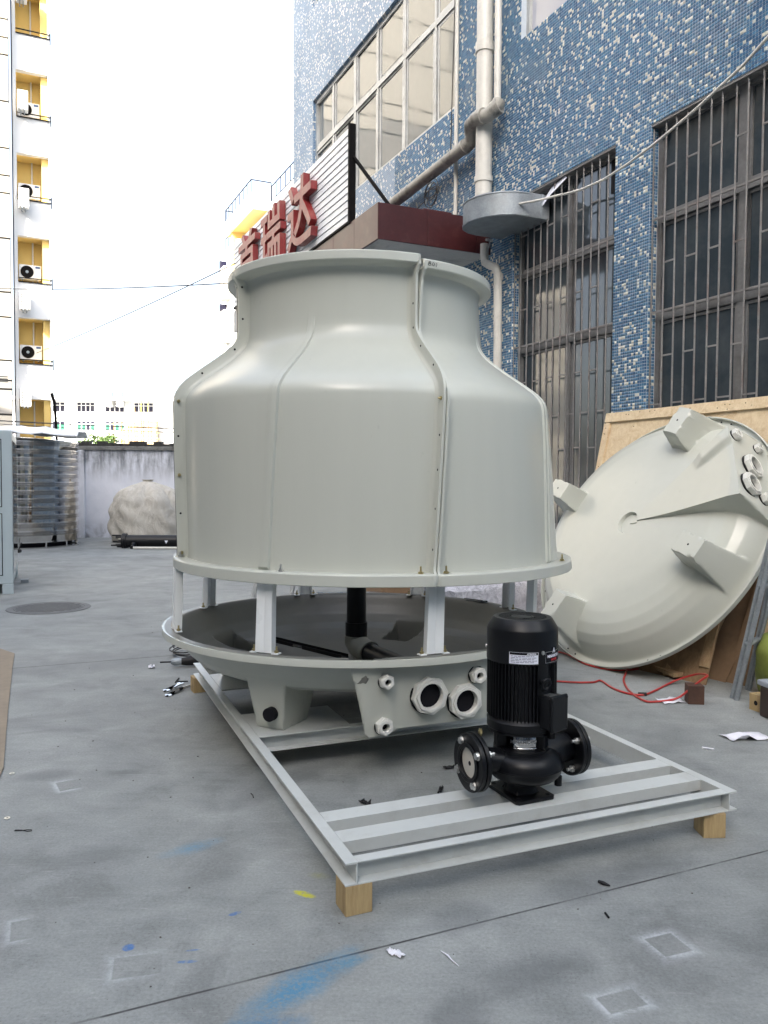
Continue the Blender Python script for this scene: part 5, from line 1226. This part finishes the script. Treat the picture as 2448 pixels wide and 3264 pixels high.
# low white building far away
FB = Matrix.Translation((-53.8,130,0)) @ Matrix.Rotation(R(2.0),4,'Z')
fb = thing('office_block', 'far low white office block with rows of windows beyond the wall', 'building', M=FB)
q = MB(); q.box((-8,0,0),(40,14,13.9)); obj('wall', q, WW, fb)
q = MB(); q.box((-8,-2.5,13.9),(40,14.2,14.35)); obj('roof_slab', q, WW, fb)
for row, (z0_, z1_) in enumerate(((12.15,13.65),(9.15,10.65),(6.1,7.6))):
    for x0_, x1_, nc in ((0,2.25,3),(4.2,7.0,4),(8.7,11.75,4),(13.3,16.4,4),(21,24,4)):
        q = MB(); q.box((x0_,-.05,z0_),(x1_,-.003,z1_)); wd = obj('window', q, WW, fb)
        for c in range(nc):
            xa = x0_+(x1_-x0_)*c/nc+.07; xb = x0_+(x1_-x0_)*(c+1)/nc-.07
            q = MB(); q.box((xa,-.06,z1_-.42),(xb,-.051,z1_-.06)); obj('pane', q, M['glass_far'], wd)
            q = MB(); q.box((xa,-.06,z0_+.06),(xb,-.051,z1_-.52)); obj('pane', q, M['green_glass'] if row == 1 and (c+int(x0_)) % 3 else M['glass_far'], wd)
for x in (3.0,12.6): 
    q = MB(); q.cyl((x,-.1,0),(x,-.1,13.8),.09,seg=8); obj('drain_pipe', q, WW, fb)
for x in (9.3,10.9):
    q = MB(); q.box((x,-1.6,12.9),(x+.85,-.3,14.1)); obj('exhaust_hood', q, WW, fb); q = MB(); q.box((x+.05,-1.4,14.2),(x+.75,-.4,15.2)); obj('exhaust_duct', q, M['galv'], fb)
q = MB(); q.box((6.2,1,14.36),(8.1,4,15.6)); st_ = obj('stair_house', q, WW, fb); q = MB(); q.box((6.0,.7,15.6),(8.3,4.2,15.72)); obj('stair_roof', q, M['grey_panel'], st_)
q = MB(); q.box((15.9,1,14.36),(19.2,3,15.1)); obj('roof_tank', q, M['concrete_white'], fb)
for i, (x, z_) in enumerate(((.9,11.1),(6.8,10.9),(9.8,10.9))):
    ac('small unit under the far office windows, number %s from the left' % ('one','two','three')[i], FB @ Matrix.Translation((x,-.5,z_)), 'air conditioners on the far office block', front=False, w=1.0, h=.8, d=.4)
# scaffolded structure and tarpaulin in front of it
sc_ = thing('scaffold', 'yellow bamboo scaffold with tan netting beyond the yard wall', 'scaffold', (-33.5,100,0))
for i in range(7):
    x = i*.85; h_ = (8.6,8.9,9.4,10.2,11.3,11.2,9.4)[i]; q = MB(); q.cyl((x,random.uniform(-.3,.3),0),(x+random.uniform(-.1,.1),0,h_),.07,seg=6); obj('pole', q, M['scaffold'], sc_)
for z_ in (6.2,7.2,8.2,9.0):
    q = MB(); q.cyl((-.4,-.1,z_),(5.6,-.1,z_+random.uniform(-.3,.3)),.05,seg=6); obj('ledger', q, M['scaffold'], sc_)
q = MB(); q.add([(.6,.4,0),(5.2,.4,0),(5.2,.4,8.6),(3.2,.4,8.9),(.9,.4,7.6),(.6,.9,0),(5.2,.9,0),(5.2,.9,8.6),(3.2,.9,8.9),(.9,.9,7.6)],[(0,1,2,3,4),(9,8,7,6,5),(4,3,8,9),(3,2,7,8)]); obj('netting', q, M['net'], sc_)
q = MB(); q.add([(2.5,1.5,0),(12,1.5,0),(12,1.5,9.6),(6.2,1.5,9.8),(4.3,1.5,9.2),(2.5,3,0),(12,3,0),(12,3,9.6),(6.2,3,9.8),(4.3,3,9.2)],[(0,1,2,3,4),(9,8,7,6,5),(4,3,8,9),(3,2,7,8)]); obj('tarpaulin', q, WW, sc_)
# small tree
def tree(name, label, loc, h, r, n, seed):
    rr = random.Random(seed); t = thing(name, label, 'tree', loc); q = MB(); q.tube([(0,0,0),(.05,0,h*.4),(0,.05,h*.62)],[.12,.09,.06],8)
    for i in range(5): a = i*1.26; q.tube([(0,0,h*.5),(r*.4*math.cos(a),r*.4*math.sin(a),h*.66),(r*.7*math.cos(a),r*.7*math.sin(a),h*.8)],[.05,.035,.015],6)
    obj('trunk', q, M['bark'], t, smooth=50); q = MB()
    cl_ = [(rr.uniform(-.75,.75)*r, rr.uniform(-.6,.6)*r, h*.8+rr.uniform(-.3,.3)*r) for _ in range(16)]
    for i in range(n):
        c = rr.choice(cl_); s = rr.uniform(.06,.13); p = Vector((c[0]+rr.gauss(0,.22)*r, c[1]+rr.gauss(0,.22)*r, c[2]+rr.gauss(0,.17)*r)); u_ = Vector((rr.gauss(0,1),rr.gauss(0,1),rr.gauss(0,.5))).normalized()*s; v_ = u_.orthogonal().normalized()*s*.6
        q.add([p-u_,p+v_,p+u_,p-v_],[(0,1,2,3)])
    obj('crown', q, M['leaf'], t)
tree('street_tree', 'small green tree showing just above the yard wall', (-21.3,60,0), 5.2, 1.35, 1500, 4)
# apartment block behind the sign
RBm = Matrix.Translation((-11.94,60,0)) @ Matrix.Rotation(R(115),4,'Z')        # x away, y towards the yard, z up
rb = thing('balcony_block', 'white apartment block with roof railings behind the red letter sign', 'building', M=RBm)
q = MB(); q.box((-26,-10,0),(0,0,18.2)); obj('wall', q, WW, rb)
def rail(x0, y0, x1, y1, z0_, n):
    for zz in (z0_,z0_+.9): q = MB(); q.cyl((x0,y0,zz),(x1,y1,zz),.03,seg=6); obj('handrail', q, M['dark_steel'], rb)
    for i in range(n+1):
        t = i/n; x, y = x0+(x1-x0)*t, y0+(y1-y0)*t; q = MB(); q.cyl((x,y,z0_-.15),(x,y,z0_+.9),.025,seg=6); obj('baluster', q, M['dark_steel'], rb)
rail(-26,-.1,-11.6,-.1,18.35,16); rail(-11.5,1.15,-5.2,1.15,18.6,7); rail(-11.5,-.1,-11.5,1.15,18.6,1); rail(-5.2,1.1,-5.2,.0,18.6,1); rail(-3.2,-.1,-.2,-.1,18.2,4)
q = MB(); q.box((-11.6,1.0,17.8),(-5.1,1.2,18.7)); obj('parapet', q, WW, rb); q = MB(); q.box((-11.6,.0,17.8),(-11.4,.999,18.7)); obj('parapet', q, WW, rb)
q = MB(); q.box((-11.4,.001,17.801),(-5.1,.999,17.9)); obj('balcony_soffit', q, YE, rb)
q = MB(); q.box((-6.4,.001,15.2),(-6.1,1.0,17.79)); obj('balcony_fin', q, YE, rb); q = MB(); q.box((-11.3,.001,14.9),(-6.41,.03,17.79)); obj('recess_wall', q, WW, rb)
for z_ in (13.2,16.3):
    q = MB(); q.box((-2.0,.002,z_-1.9),(-.9,.5,z_+.4)); obj('bay', q, CR, rb); q = MB(); q.box((-.88,.002,z_-.2),(-.7,.5,z_+1.0)); obj('bay_window', q, M['glass_far'], rb)
q = MB(); q.cyl((.05,.1,0),(.05,.1,18),.06,seg=8); obj('drain_pipe', q, WW, rb)
ac('white fan unit on the yellow balcony behind the red letters', RBm @ Matrix.Translation((-7.3,.9,16.6)) @ Matrix.Rotation(R(-90),4,'Z'), None)
for i, z_ in enumerate((16.3,13.8,11.4)):
    ac('white wall unit on the block behind the sign, %s' % ('upper','middle','lower')[i], RBm @ Matrix.Translation((.15,-.1,z_)) @ Matrix.Rotation(R(-90),4,'Z'), 'wall units on the balcony block', front=False, w=.6, h=.75, d=.4)
# tall unseen block added on the left, stepped to shade the yard, mirrored in windows
nb2 = thing('yard_shade_block', 'unseen tall block added left of the yard to shade it, mirrored in windows', 'building', (-13,0,0))
q = MB(); q.box((-14,-48,0),(-.2,-2.0,33)); obj('wall', q, M['grey_panel'], nb2)
q = MB(); q.box((-14,-1.99,0),(-.2,15,16)); obj('wall', q, M['grey_panel'], nb2)
for j in range(9):
    for i in range(16):
        ya, za = -48+i*3.94, 1.0+j*3.4
        if ya+3.9 > -2.0 and za+3.3 > 16: continue
        q = MB(); q.box((-.199,ya+.04,za+.04),(-.1,ya+3.9,za+3.36)); obj('cladding_panel', q, M['cool_panel'] if (i*5+j*3) % 4 else M['tan_panel'], nb2)

ys_ = thing('front_light_blocker', 'unseen hall added behind the viewer to dim light on front faces', 'building', (0,-15,0))  # added behind the camera, out of view, to block sky light on front faces
q = MB(); q.box((-12.9,-10,0),(26,0,15)); obj('wall', q, M['cool_panel'], ys_)
for i in range(9):
    q = MB(); q.box((-12+i*4.2,.002,2.2),(-9+i*4.2,.06,6)); obj('window', q, M['glass_dark'], ys_)
